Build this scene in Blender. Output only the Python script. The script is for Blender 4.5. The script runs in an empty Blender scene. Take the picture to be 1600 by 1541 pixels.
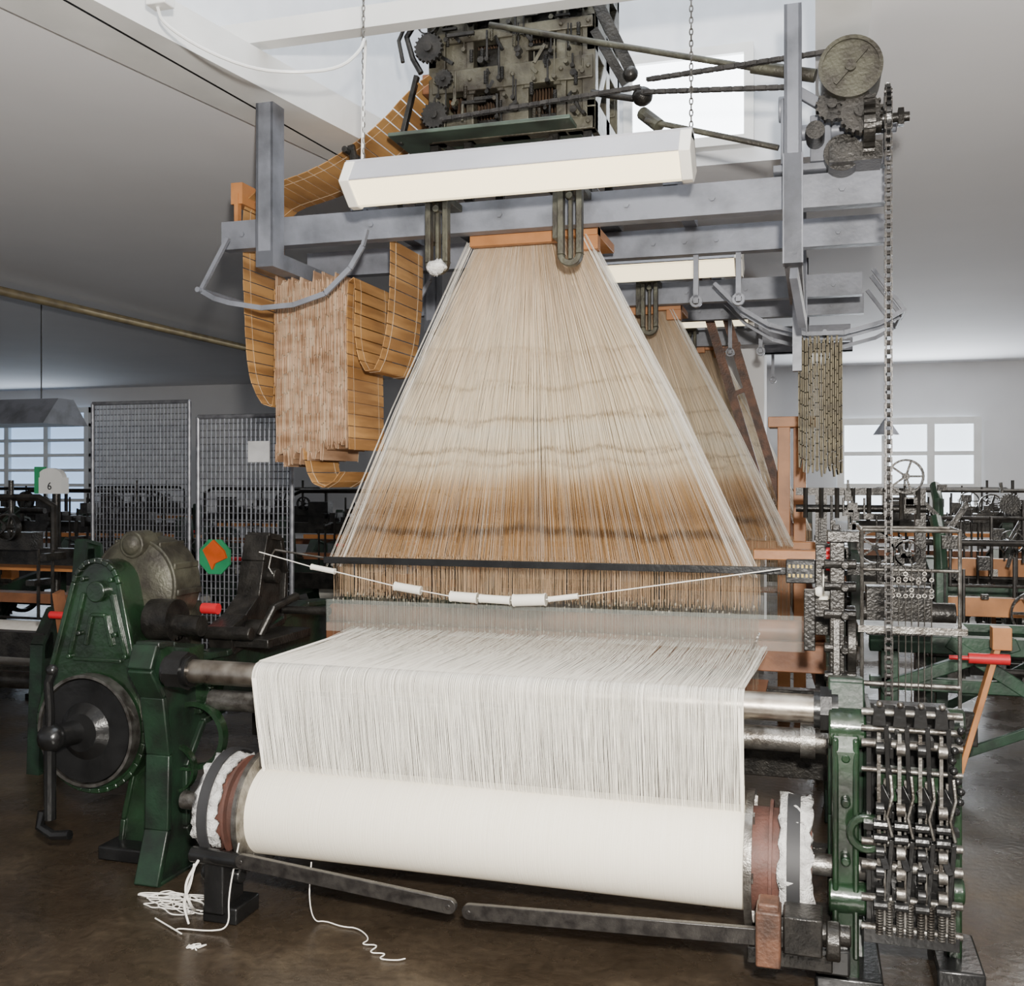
import bpy, math, random
from mathutils import Vector, Matrix
random.seed(7)
sc=bpy.context.scene
col=sc.collection
R=random.uniform
# ------------------------------------------------------------------ materials
def nodes(name):
    m=bpy.data.materials.new(name); m.use_nodes=True
    nt=m.node_tree; b=nt.nodes['Principled BSDF']
    return m,nt,b
def pbr(name,c1,c2=None,rough=.5,metal=0,scale=8,bump=0.0,spec=None,coat=0,detail=6,lo=.35,hi=.65,r2=None):
    m,nt,b=nodes(name)
    if c2 is None: c2=tuple(x*.75 for x in c1)
    tc=nt.nodes.new('ShaderNodeTexCoord')
    n=nt.nodes.new('ShaderNodeTexNoise'); n.inputs['Scale'].default_value=scale; n.inputs['Detail'].default_value=detail
    nt.links.new(tc.outputs['Object'],n.inputs['Vector'])
    r=nt.nodes.new('ShaderNodeValToRGB')
    r.color_ramp.elements[0].position=lo; r.color_ramp.elements[0].color=(*c2,1)
    r.color_ramp.elements[1].position=hi; r.color_ramp.elements[1].color=(*c1,1)
    nt.links.new(n.outputs['Fac'],r.inputs['Fac']); nt.links.new(r.outputs['Color'],b.inputs['Base Color'])
    b.inputs['Metallic'].default_value=metal; b.inputs['Roughness'].default_value=rough
    if r2 is not None:
        mr=nt.nodes.new('ShaderNodeMapRange'); mr.inputs['To Min'].default_value=rough; mr.inputs['To Max'].default_value=r2
        mr.inputs['From Min'].default_value=.35; mr.inputs['From Max'].default_value=.65
        nt.links.new(n.outputs['Fac'],mr.inputs['Value']); nt.links.new(mr.outputs['Result'],b.inputs['Roughness'])
    if spec is not None: b.inputs['Specular IOR Level'].default_value=spec
    if coat: b.inputs['Coat Weight'].default_value=coat; b.inputs['Coat Roughness'].default_value=.15
    if bump:
        bp=nt.nodes.new('ShaderNodeBump'); bp.inputs['Strength'].default_value=bump; bp.inputs['Distance'].default_value=.01
        n2=nt.nodes.new('ShaderNodeTexNoise'); n2.inputs['Scale'].default_value=scale*6
        nt.links.new(tc.outputs['Object'],n2.inputs['Vector'])
        nt.links.new(n2.outputs['Fac'],bp.inputs['Height']); nt.links.new(bp.outputs['Normal'],b.inputs['Normal'])
    return m
def emis(name,c,s):
    m,nt,b=nodes(name)
    b.inputs['Base Color'].default_value=(*c,1); b.inputs['Emission Color'].default_value=(*c,1); b.inputs['Emission Strength'].default_value=s
    return m
iron=pbr('cast_iron',(.036,.033,.029),(.012,.011,.010),.34,.5,14,.25)
black=pbr('black_paint',(.014,.014,.014),(.007,.007,.007),.24,.1,10,.1)
green=pbr('green_enamel',(.013,.038,.016),(.007,.012,.007),.24,.0,7,.25,coat=.5)
bgreen=pbr('dull_green_paint',(.012,.032,.017),(.008,.010,.008),.4,.0,9,.15)
mgreen=pbr('machine_green',(.025,.07,.038),(.012,.025,.016),.4,.0,9,.15)
olive=pbr('olive_iron',(.08,.078,.055),(.03,.026,.02),.5,.35,12,.3)
jacm=pbr('oily_grey_green_iron',(.105,.098,.068),(.032,.026,.018),.45,.3,9,.35)
rusty=pbr('rusty_brown_iron',(.13,.06,.035),(.05,.028,.02),.55,.2,15,.3)
greyblue=pbr('grey_blue_paint',(.18,.19,.22),(.08,.085,.097),.45,.1,6,.15,lo=.25,hi=.55)
steel=pbr('bright_steel',(.46,.42,.36),(.2,.17,.14),.26,.95,10,.05,r2=.45)
steeld=pbr('worn_steel',(.25,.24,.22),(.08,.07,.06),.38,.85,20,.2)
chainm=pbr('greasy_chain_steel',(.05,.046,.042),(.02,.018,.017),.33,.4,30,.1)
rackm=pbr('galvanised_wire',(.27,.28,.30),(.15,.15,.17),.4,.5,20)
white=pbr('white_enamel',(.78,.78,.76),(.7,.7,.68),.35,0,4)
lampg=pbr('lamp_housing_grey',(.42,.42,.45),(.36,.36,.39),.35,0,4)
wood=pbr('orange_wood',(.50,.21,.07),(.32,.13,.04),.45,0,5,.1)
woodd=pbr('dark_wood',(.26,.11,.05),(.14,.06,.03),.5,0,7,.1)
drum=pbr('brown_drum',(.13,.055,.04),(.07,.035,.027),.6,0,14,.2)
felt=pbr('white_felt',(.72,.71,.68),(.40,.39,.38),.95,0,22,.8)
red=pbr('red_plastic',(.6,.02,.03),(.45,.015,.02),.35,0,4)
yellow=pbr('yellow_digits',(.6,.42,.08),None,.5)
cream=pbr('cream_tube',(.88,.85,.76),(.8,.76,.68),.4,0,5)
yarnw=pbr('white_cotton',(.95,.92,.85),(.88,.84,.76),.85,0,30)
strapm=pbr('black_strap',(.03,.03,.032),None,.6)
clear_m,nt,b=nodes('clear_acrylic'); b.inputs['Base Color'].default_value=(.75,.8,.75,1); b.inputs['Alpha'].default_value=.07; b.inputs['Roughness'].default_value=.06
orangep=pbr('orange_paper',(.85,.13,.01),None,.6); greenp=pbr('green_paper',(.03,.35,.14),None,.6); paper=pbr('white_paper',(.8,.8,.8),None,.7)

def stretched(name,c1,c2,scl,rough=.85,bumps=.4,metal=0,pw=(.3,.7)):
    m,nt,b=nodes(name)
    g=nt.nodes.new('ShaderNodeNewGeometry'); mp=nt.nodes.new('ShaderNodeMapping'); mp.inputs['Scale'].default_value=scl
    n=nt.nodes.new('ShaderNodeTexNoise'); n.inputs['Scale'].default_value=1; n.inputs['Detail'].default_value=4
    nt.links.new(g.outputs['Position'],mp.inputs['Vector']); nt.links.new(mp.outputs['Vector'],n.inputs['Vector'])
    r=nt.nodes.new('ShaderNodeValToRGB'); r.color_ramp.elements[0].position=pw[0]; r.color_ramp.elements[1].position=pw[1]
    r.color_ramp.elements[0].color=(*c2,1); r.color_ramp.elements[1].color=(*c1,1)
    nt.links.new(n.outputs['Fac'],r.inputs['Fac']); nt.links.new(r.outputs['Color'],b.inputs['Base Color'])
    b.inputs['Roughness'].default_value=rough; b.inputs['Metallic'].default_value=metal
    bp=nt.nodes.new('ShaderNodeBump'); bp.inputs['Strength'].default_value=bumps; bp.inputs['Distance'].default_value=.004
    nt.links.new(n.outputs['Fac'],bp.inputs['Height']); nt.links.new(bp.outputs['Normal'],b.inputs['Normal'])
    return m
beamyarn=stretched('wound_yarn',(.96,.90,.76),(.90,.83,.68),(260,3,3))
warpm=stretched('warp_yarn',(.97,.94,.86),(.84,.81,.72),(90,2,2),bumps=0)
cardm=stretched('punched_card',(.50,.27,.095),(.30,.15,.05),(4,2,18),.5,.0,pw=(.4,.6))
cardedge=stretched('card_edges',(.50,.32,.20),(.25,.14,.075),(8,4,22),.6,.0)
cardold=stretched('old_card',(.24,.20,.11),(.10,.08,.05),(6,60,25),.6,.1)
heddlem=stretched('heddle_wire',(.50,.47,.38),(.2,.18,.13),(60,60,12),.4,.1,.4)

def harness_mat(name,lift):
    m,nt,b=nodes(name)
    g=nt.nodes.new('ShaderNodeNewGeometry'); sp=nt.nodes.new('ShaderNodeSeparateXYZ')
    nt.links.new(g.outputs['Position'],sp.inputs[0])
    mp=nt.nodes.new('ShaderNodeMapping'); mp.inputs['Scale'].default_value=(1.6,1.6,1.2)
    n=nt.nodes.new('ShaderNodeTexNoise'); n.inputs['Scale'].default_value=2.0; n.inputs['Detail'].default_value=6; n.inputs['Roughness'].default_value=.6
    nt.links.new(g.outputs['Position'],mp.inputs['Vector']); nt.links.new(mp.outputs['Vector'],n.inputs['Vector'])
    mr=nt.nodes.new('ShaderNodeMapRange'); mr.inputs['From Min'].default_value=1.25; mr.inputs['From Max'].default_value=2.7
    nt.links.new(sp.outputs['Z'],mr.inputs['Value'])
    ma=nt.nodes.new('ShaderNodeMath'); ma.operation='MULTIPLY_ADD'; ma.inputs[1].default_value=.15
    nt.links.new(n.outputs['Fac'],ma.inputs[0]); 
    sub=nt.nodes.new('ShaderNodeMath'); sub.operation='SUBTRACT'; sub.inputs[1].default_value=.075
    nt.links.new(mr.outputs['Result'],sub.inputs[0]); nt.links.new(sub.outputs[0],ma.inputs[2])
    r=nt.nodes.new('ShaderNodeValToRGB'); nt.links.new(ma.outputs[0],r.inputs['Fac'])
    C=(.95,.82,.60); D=(.34,.24,.13); B=(.47,.275,.12)
    st=[(0,(.50,.30,.14)),(.062,B),(.07,(.17,.09,.035)),(.085,(.15,.08,.03)),(.098,B),(.14,(.35,.2,.085)),(.17,(.47,.28,.12)),(.225,(.62,.41,.21)),(.27,(.90,.74,.50)),(.285,C),(.293,(.6,.45,.27)),(.303,C),(.33,C),(.336,D),(.347,C),(.40,(.95,.86,.68)),(.43,C),(.436,D),(.446,C),(.53,(.91,.78,.57)),(.536,(.52,.4,.24)),(.545,(.91,.78,.57)),(.63,(.82,.68,.49)),(.636,(.56,.43,.27)),(.645,(.86,.73,.53)),(.8,(.78,.63,.45)),(.92,(.62,.47,.31)),(1,(.42,.29,.18))]
    cr=r.color_ramp
    cr.elements[0].position=0; cr.elements[0].color=(*st[0][1],1); cr.elements[1].position=1; cr.elements[1].color=(*st[-1][1],1)
    for p,c in st[1:-1]:
        e=cr.elements.new(p); e.color=(*c,1)
    mp2=nt.nodes.new('ShaderNodeMapping'); mp2.inputs['Scale'].default_value=(14,4,.6)
    n2=nt.nodes.new('ShaderNodeTexNoise'); n2.inputs['Scale'].default_value=1.5
    nt.links.new(g.outputs['Position'],mp2.inputs['Vector']); nt.links.new(mp2.outputs['Vector'],n2.inputs['Vector'])
    mr2=nt.nodes.new('ShaderNodeMapRange'); mr2.inputs['From Min'].default_value=.3; mr2.inputs['From Max'].default_value=.7; mr2.inputs['To Min'].default_value=.78; mr2.inputs['To Max'].default_value=1.04
    nt.links.new(n2.outputs['Fac'],mr2.inputs['Value'])
    mx=nt.nodes.new('ShaderNodeVectorMath'); mx.operation='SCALE'
    nt.links.new(r.outputs['Color'],mx.inputs[0]); nt.links.new(mr2.outputs['Result'],mx.inputs['Scale'])
    mi=nt.nodes.new('ShaderNodeMixRGB'); mi.inputs[0].default_value=lift; mi.inputs[2].default_value=(.97,.92,.82,1)
    nt.links.new(mx.outputs[0],mi.inputs[1])
    nt.links.new(mi.outputs[0],b.inputs['Base Color']); b.inputs['Roughness'].default_value=.42
    return m
harn=harness_mat('harness_cord',.0); harnl=harness_mat('pale_harness_cord',.35)
# ------------------------------------------------------------------ mesh builder
def frame(d,up=None):
    d=Vector(d).normalized()
    u=Vector(up) if up is not None else (Vector((0,0,1)) if abs(d.z)<.9 else Vector((0,1,0)))
    s=d.cross(u)
    if s.length<1e-4: s=d.cross(Vector((1,0,0)))
    if s.length<1e-4: s=d.cross(Vector((0,1,0)))
    s.normalize(); u=s.cross(d).normalized()
    return d,s,u
class MB:
    def __init__(s): s.v=[]; s.f=[]; s.pc=[]
    def add(s,vs,fs):
        o=len(s.v); fo=len(s.f); s.v+= [tuple(x) for x in vs]; s.f+=[tuple(i+o for i in f) for f in fs]; s.pc.append((o,len(s.v),fo,len(s.f))); return s
    def clusters(s):
        pcs=s.pc; n=len(pcs)
        if n<2 or n>420: return [s]
        bb=[]
        for a,b,_,_ in pcs:
            q=s.v[a:b]; bb.append([min(t[k] for t in q)-.003 for k in range(3)]+[max(t[k] for t in q)+.003 for k in range(3)])
        par=list(range(n))
        def fd(i):
            while par[i]!=i: par[i]=par[par[i]]; i=par[i]
            return i
        for i in range(n):
            for k in range(i+1,n):
                A,B=bb[i],bb[k]
                if all(A[q]<=B[q+3] and B[q]<=A[q+3] for q in range(3)): par[fd(k)]=fd(i)
        gs={}
        for i in range(n): gs.setdefault(fd(i),[]).append(i)
        if len(gs)==1 or len(gs)>40: return [s]
        out=[]
        for k in sorted(gs,key=lambda z:gs[z][0]):
            m=MB()
            for i in gs[k]:
                a,b,c,d=pcs[i]; m.add(s.v[a:b],[tuple(t-a for t in f) for f in s.f[c:d]])
            out.append(m)
        return out
    def box(s,x0,x1,y0,y1,z0,z1):
        vs=[(x,y,z) for z in(z0,z1) for y in(y0,y1) for x in(x0,x1)]
        return s.add(vs,[(0,2,3,1),(4,5,7,6),(0,1,5,4),(2,6,7,3),(0,4,6,2),(1,3,7,5)])
    def bar(s,p0,p1,w,h,up=None):
        p0=Vector(p0);p1=Vector(p1); d,sd,u=frame(p1-p0,up)
        vs=[]
        for p in(p0,p1):
            for a,b in((-1,-1),(1,-1),(1,1),(-1,1)): vs.append(p+sd*a*w/2+u*b*h/2)
        return s.add(vs,[(3,2,1,0),(4,5,6,7),(0,1,5,4),(1,2,6,5),(2,3,7,6),(3,0,4,7)])
    def cyl(s,p0,p1,r0,r1=None,n=16):
        if r1 is None:r1=r0
        p0=Vector(p0);p1=Vector(p1); d,sd,u=frame(p1-p0); vs=[]
        for p,r in((p0,r0),(p1,r1)):
            for i in range(n):
                a=2*math.pi*i/n; vs.append(p+sd*math.cos(a)*r+u*math.sin(a)*r)
        fs=[(i,(i+1)%n,n+(i+1)%n,n+i) for i in range(n)]+[tuple(range(n))[::-1],tuple(range(n,2*n))]
        return s.add(vs,fs)
    def tube(s,pts,r,n=6,closed=False):
        pts=[Vector(p) for p in pts]; vs=[];m=len(pts)
        for k,p in enumerate(pts):
            a=pts[(k-1)%m] if (closed or k>0) else p; b=pts[(k+1)%m] if (closed or k<m-1) else p
            d,sd,u=frame(b-a if (b-a).length>1e-6 else Vector((0,0,1)))
            if k>0:
                sd2=(ps-d*ps.dot(d)); 
                if sd2.length>1e-4: sd=sd2.normalized(); u=sd.cross(d).normalized()
            ps=sd
            for i in range(n):
                t=2*math.pi*i/n; vs.append(p+sd*math.cos(t)*r+u*math.sin(t)*r)
        fs=[]
        for k in range(m if closed else m-1):
            k2=(k+1)%m
            for i in range(n): fs.append((k*n+i,k*n+(i+1)%n,k2*n+(i+1)%n,k2*n+i))
        if not closed: fs+= [tuple(range(n))[::-1],tuple(range((m-1)*n,m*n))]
        return s.add(vs,fs)
    def prism(s,poly,ax,a,b):
        n=len(poly)
        def P(q,h): return {'x':(h,q[0],q[1]),'y':(q[0],h,q[1]),'z':(q[0],q[1],h)}[ax]
        vs=[P(q,a) for q in poly]+[P(q,b) for q in poly]
        return s.add(vs,[tuple(range(n))[::-1],tuple(range(n,2*n))]+[(i,(i+1)%n,n+(i+1)%n,n+i) for i in range(n)])
    def ring(s,c,ax,Ro,Ri,a,b,n=32,a0=0,a1=2*math.pi):
        full=abs(a1-a0-2*math.pi)<1e-6; m=n if full else n+1; vs=[]
        def P(u,v,h): return {'x':(h,c[0]+u,c[1]+v),'y':(c[0]+u,h,c[1]+v),'z':(c[0]+u,c[1]+v,h)}[ax]
        for i in range(m):
            t=a0+(a1-a0)*i/n; cu,sv=math.cos(t),math.sin(t)
            vs+=[P(cu*Ro,sv*Ro,a),P(cu*Ro,sv*Ro,b),P(cu*Ri,sv*Ri,b),P(cu*Ri,sv*Ri,a)]
        fs=[]
        for i in range(n):
            j=(i+1)%m
            for k in range(4): fs.append((i*4+k,i*4+(k+1)%4,j*4+(k+1)%4,j*4+k))
        if not full: fs+=[(0,1,2,3),((m-1)*4+3,(m-1)*4+2,(m-1)*4+1,(m-1)*4)]
        return s.add(vs,fs)
    def gear(s,c,ax,Ro,a,b,T=24,d=.12,hub=.3):
        poly=[]
        for i in range(T):
            for q,rr in((0,1-d),(.25,1-d),(.35,1),(.65,1),(.75,1-d)):
                t=2*math.pi*(i+q)/T; poly.append((c[0]+Ro*rr*math.cos(t),c[1]+Ro*rr*math.sin(t)))
        s.prism(poly,ax,a,b); w=(b-a)*.6
        hp=[(c[0]+Ro*hub*math.cos(2*math.pi*i/16),c[1]+Ro*hub*math.sin(2*math.pi*i/16)) for i in range(16)]
        s.prism(hp,ax,a-w,b+w); return s
    def wheel(s,c,ax,Ro,a,b,spokes=5,rim=.12,hub=.2):
        s.ring(c,ax,Ro,Ro*(1-rim),a,b)
        hp=[(c[0]+Ro*hub*math.cos(2*math.pi*i/16),c[1]+Ro*hub*math.sin(2*math.pi*i/16)) for i in range(16)]
        w=(b-a)*.3; s.prism(hp,ax,a-w,b+w)
        for i in range(spokes):
            t=2*math.pi*i/spokes; cu,sv=math.cos(t),math.sin(t); h=Ro*.06; r0=Ro*hub*.9;r1=Ro*(1-rim*.5)
            s.prism([(c[0]+cu*r0-sv*h,c[1]+sv*r0+cu*h),(c[0]+cu*r0+sv*h,c[1]+sv*r0-cu*h),(c[0]+cu*r1+sv*h,c[1]+sv*r1-cu*h),(c[0]+cu*r1-sv*h,c[1]+sv*r1+cu*h)],ax,a+w,b-w)
        return s
    def ball(s,c,r,sc=(1,1,1),n=14,m=8):
        vs=[]
        for j in range(m+1):
            p=math.pi*j/m
            for i in range(n):
                t=2*math.pi*i/n; vs.append((c[0]+r*sc[0]*math.sin(p)*math.cos(t),c[1]+r*sc[1]*math.sin(p)*math.sin(t),c[2]+r*sc[2]*math.cos(p)))
        fs=[(j*n+i,j*n+(i+1)%n,(j+1)*n+(i+1)%n,(j+1)*n+i) for j in range(m) for i in range(n)]
        return s.add(vs,fs)
    def thread(s,pts,w,ax='v'):
        vs=[]
        off=((-w/2,0),(w/2,0),(0,w*.8))
        for p in pts:
            for a,b in off: vs.append((p[0]+a,p[1]-b,p[2]) if ax=='v' else (p[0]+a,p[1],p[2]+b))
        fs=[]
        for k in range(len(pts)-1):
            for i in range(3): fs.append((k*3+i,k*3+(i+1)%3,k*3+3+(i+1)%3,k*3+3+i))
        return s.add(vs,fs)
    def chain(s,p0,p1,pitch=.03,w=.014,side=(0,1,0),h=.016):
        p0=Vector(p0);p1=Vector(p1);L=(p1-p0).length;n=max(1,int(L/pitch)); d=(p1-p0)/n; sd=Vector(side)
        sd=(sd-d.normalized()*sd.dot(d.normalized())).normalized()
        for i in range(n):
            a=p0+d*i;b=a+d; o=w*(1.0 if i%2 else .65)
            e=d.normalized()*h*.4
            for k in(-1,1): s.bar(a-e+sd*o*k,b+e+sd*o*k,w*.25,h,up=d.normalized().cross(sd))
            s.cyl(a-sd*w*1.15,a+sd*w*1.15,h*.36,n=8)
        return s
    def links(s,p0,p1,pitch=.02,r=.0022,w=.006):
        p0=Vector(p0);p1=Vector(p1);L=(p1-p0).length;n=int(L/pitch); d=(p1-p0).normalized()
        _,a,b=frame(d)
        for i in range(n):
            c=p0+d*(i+.5)*L/n; q=a if i%2 else b
            s.tube([c+d*pitch*.68*math.cos(t)+q*w*math.sin(t) for t in [2*math.pi*k/8 for k in range(8)]],r,4,True)
        return s
OFF={}
def setk(o,**k):
    for a,b in k.items(): o[a]=b
def top(name,label,cat,loc=(0,0,0),**k):
    e=bpy.data.objects.new(name,None); e.empty_display_size=.1; e.location=loc; col.objects.link(e); OFF[e.name]=Vector(loc)
    e['label']=label; e['category']=cat; setk(e,**k); return e
def mk(mb,name,mat,parent=None,loc=None,bev=0,smooth=True,label=None,cat=None,**k):
    if parent is not None and 'kind' not in k:
        cl=mb.clusters()
        if len(cl)>1:
            os_=[mk1(m,name,mat,parent,loc,bev,smooth,label,cat,**k) for m in cl]; return os_[0]
    return mk1(mb,name,mat,parent,loc,bev,smooth,label,cat,**k)
def mk1(mb,name,mat,parent=None,loc=None,bev=0,smooth=True,label=None,cat=None,**k):
    L=OFF[parent.name] if parent else Vector(loc or (0,0,0))
    me=bpy.data.meshes.new(name); me.from_pydata([(v[0]-L.x,v[1]-L.y,v[2]-L.z) for v in mb.v],[],mb.f); me.update()
    if smooth:
        me.polygons.foreach_set('use_smooth',[True]*len(me.polygons)); me.set_sharp_from_angle(angle=.6)
    me.materials.append(mat)
    o=bpy.data.objects.new(name,me); col.objects.link(o); OFF[o.name]=L
    if parent: o.parent=parent
    else: o.location=L
    if bev:
        m=o.modifiers.new('bevel','BEVEL'); m.width=bev; m.segments=2; m.limit_method='ANGLE'; m.angle_limit=.7
    if label: o['label']=label
    if cat: o['category']=cat
    setk(o,**k); return o
def clone(t,loc,rotz=0,label=None):
    def rec(o,par):
        c=o.copy(); col.objects.link(c)
        if par: c.parent=par
        for ch in list(o.children): rec(ch,c)
        return c
    c=rec(t,None); c.location=loc; c.rotation_euler=(0,0,rotz)
    if label: c['label']=label
    return c
# ------------------------------------------------------------------ room
S=dict(kind='structure')
def floor_mat():
    m,nt,b=nodes('stained_concrete')
    tc=nt.nodes.new('ShaderNodeTexCoord')
    n=nt.nodes.new('ShaderNodeTexNoise'); n.inputs['Scale'].default_value=1.3; n.inputs['Detail'].default_value=10; n.inputs['Roughness'].default_value=.65
    n2=nt.nodes.new('ShaderNodeTexNoise'); n2.inputs['Scale'].default_value=30; n2.inputs['Detail'].default_value=6
    for q in(n,n2): nt.links.new(tc.outputs['Object'],q.inputs['Vector'])
    r=nt.nodes.new('ShaderNodeValToRGB'); r.color_ramp.elements[0].position=.33; r.color_ramp.elements[0].color=(.024,.017,.011,1)
    r.color_ramp.elements[1].position=.74; r.color_ramp.elements[1].color=(.11,.083,.052,1)
    e=r.color_ramp.elements.new(.52); e.color=(.043,.031,.020,1)
    nt.links.new(n.outputs['Fac'],r.inputs['Fac'])
    mx=nt.nodes.new('ShaderNodeMixRGB'); mx.blend_type='OVERLAY'; mx.inputs[0].default_value=.6
    nt.links.new(r.outputs['Color'],mx.inputs[1]); nt.links.new(n2.outputs['Fac'],mx.inputs[2]); nt.links.new(mx.outputs[0],b.inputs['Base Color'])
    mr=nt.nodes.new('ShaderNodeMapRange'); mr.inputs['From Min'].default_value=.35; mr.inputs['From Max'].default_value=.65; mr.inputs['To Min'].default_value=.18; mr.inputs['To Max'].default_value=.42
    nt.links.new(n.outputs['Fac'],mr.inputs['Value']); nt.links.new(mr.outputs['Result'],b.inputs['Roughness'])
    bp=nt.nodes.new('ShaderNodeBump'); bp.inputs['Strength'].default_value=.25; bp.inputs['Distance'].default_value=.01
    nt.links.new(n2.outputs['Fac'],bp.inputs['Height']); nt.links.new(bp.outputs['Normal'],b.inputs['Normal'])
    return m
plaster=pbr('white_plaster',(.80,.80,.81),(.75,.75,.76),.8,0,1.2,.1)
plasterc=pbr('ceiling_plaster',(.84,.84,.86),(.79,.79,.81),.8,0,.8,.1)
mk(MB().box(-24,9,-1.5,16.2,-.1,0),'floor',floor_mat(),**S)
mk(MB().box(-24,9,16,16.2,0,3.4),'wall_back',plaster,**S)
mk(MB().box(7,7.2,-1.5,16,0,3.4),'wall_right',plaster,**S)
mk(MB().box(-24,-23.8,-1.5,16,0,3.4),'wall_left',plaster,**S)
c=MB(); Z=3.3
wl0=(-3.4,-1.5); wl1=(-2.20,5.6)
for poly in ([(-24,-1.5),wl0,wl1,(-2.2,16.2),(-24,16.2)],[(.17,-1.5),(9,-1.5),(9,16.2),(.17,16.2)],[(-2.2,5.6),(.17,5.6),(.17,16.2),(-2.2,16.2)]):
    c.prism(poly,'z',Z,Z+.08)
mk(c,'ceiling',plasterc,smooth=False,**S)
c=MB(); H=5.2
wa=(-3.39,-1.5); wb=(-2.19,5.585); xr=.16
c.add([(*wa,Z),(*wb,Z),(*wb,H),(*wa,H)],[(0,1,2,3)])
c.add([(xr,-1.5,Z),(xr,5.585,Z),(xr,5.585,H),(xr,-1.5,H)],[(3,2,1,0)])
c.add([(-2.19,5.585,Z-.005),(xr,5.585,Z-.005),(xr,5.585,H),(-2.19,5.585,H)],[(0,1,2,3)])
c.add([(*wa,H),(xr,-1.5,H),(xr,5.585,H),(*wb,H)],[(0,1,2,3)])
mk(c,'wall_skylight_shaft',pbr('shaft_white',(.76,.78,.81),(.70,.72,.75),.7),smooth=False,**S)
c=MB(); c.bar((-3.36,-1.5,3.36),(-2.16,5.57,3.36),.34,.16); mk(c,'trim_1',white,smooth=False,**S)
c=MB(); c.box(.0,.19,-1.5,5.57,3.27,3.5); mk(c,'trim_2',white,smooth=False,**S)
mk(MB().box(-2.55,.17,3.86,3.94,3.46,3.55),'trim_3',white,smooth=False,**S)
mk(MB().bar((-3.18,-1.5,3.29),(-2.44,3.0,3.29),.012,.012).bar((-2.60,2.0,3.285),(-2.35,5.0,3.285),.012,.012),'trim_4',black,smooth=False,**S)
mk(MB().box(-.95,-.36,5.53,5.58,3.42,3.85),'window_1',emis('sky_pane',(.88,.94,1),7),**S)
mk(MB().box(-1.0,-.31,5.50,5.58,3.37,3.42).box(-1.0,-.31,5.50,5.58,3.85,3.9).box(-1.0,-.95,5.50,5.58,3.42,3.85).box(-.36,-.31,5.50,5.58,3.42,3.85),'trim_6',white,smooth=False,**S)
def window(i,x0,x1,z0,z1,nx,nz,col_,s):
    mk(MB().box(x0,x1,15.96,16.0,z0,z1),'window_%d'%i,emis('daylight_%d'%i,col_,s),**S)
    c=MB(); t=.05
    for k in range(nx+1):
        x=x0+(x1-x0)*k/nx; c.box(x-t,x+t,15.88,15.96,z0-.05,z1+.05)
    for k in range(nz+1):
        z=z0+(z1-z0)*k/nz; tt=t if k in(0,nz) else t*.6; c.box(x0-t,x1+t,15.89,15.95,z-tt,z+tt)
    mk(c,'trim_%d'%(i+8),white,smooth=False,**S)
window(2,.36,2.22,1.05,2.46,3,3,(.80,.90,1),2.8)
window(3,-15.6,-12.9,.95,2.9,3,7,(.45,.65,.95),1.2)
mk(MB().box(-.92,-.42,9,9.5,0,3.3),'trim_5',plaster,smooth=False,**S)
# ------------------------------------------------------------------ main loom
loom=top('jacquard_loom','large dark green and black cast-iron weaving loom threaded with white warp','loom',(-1.15,4.2,0))
bx0,bx1,by,bz=-1.99,-.21,3.45,.36
p=MB().cyl((bx0,by,bz),(bx1,by,bz),.163,n=64); beam=mk(p,'warp_beam',beamyarn,loom,label='wide roll of wound cream-white yarn')
def flange(x,sgn):
    p=MB(); p.ring((by,bz),'x',.215,.05,x,x+.014*sgn,48)
    p.ring((by,bz),'x',.218,.20,x-.004,x+.02*sgn,48)
    for i in range(6):
        t=i*math.pi/3; p.bar((x+.012*sgn,by+.06*math.cos(t),bz+.06*math.sin(t)),(x+.012*sgn,by+.2*math.cos(t),bz+.2*math.sin(t)),.025,.018)
    mk(p,'flange',steeld,beam)
    p=MB().cyl((x+.015*sgn,by,bz),(x+.20*sgn,by,bz),.165,n=40); p.cyl((x+.07*sgn,by,bz),(x+.08*sgn,by,bz),.19,n=40); mk(p,'brake_drum',drum,beam)
    p=MB(); a0,a1=math.radians(-60),math.radians(215)
    n=44
    vs=[];xw=[x+(.10+.025*q)*sgn for q in range(5)]
    for i in range(n+1):
        t=a0+(a1-a0)*i/n
        for xx in xw:
            rr=.182+R(-.006,.02); vs.append((xx+R(-.006,.006),by+rr*math.cos(t),bz+rr*math.sin(t)))
    fs=[(i*5+k,i*5+k+1,i*5+5+k+1,i*5+5+k) for i in range(n) for k in range(4)]
    p.add(vs,fs); o=mk(p,'felt_pad',felt,beam); md=o.modifiers.new('s','SOLIDIFY'); md.thickness=.016
    p=MB(); p.ring((by,bz),'x',.214,.206,x+.125*sgn,x+.165*sgn,40,a0,a1); mk(p,'brake_strap',strapm,beam)
    p=MB().cyl((x+.18*sgn,by,bz),(x+.36*sgn,by,bz),.035,n=20); mk(p,'axle',steeld,beam)
flange(bx1,1); flange(bx0,-1)
ry,rz=3.45,.86
p=MB().cyl((-2.33,ry,rz),(.0,ry,rz),.046,n=40); roll=mk(p,'back_rest_roller',steel,loom)
p=MB(); 
for a,b_ in((-2.42,-2.31),(-.005,.07)): p.cyl((a,ry,rz),(b_,ry,rz),.06,n=24); p.cyl((a+.02,ry,rz),(b_-.02,ry,rz),.075,n=8)
mk(p,'bearing',black,roll)
p=MB().cyl((-2.4,3.72,.69),(.1,3.72,.69),.042,n=24); p.cyl((-.05,3.72,.69),(-.0,3.72,.69),.06,n=24); mk(p,'guide_shaft',steeld,loom)
NW=1750; p=MB(); wx0,wx1=-2.022,-.222
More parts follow.
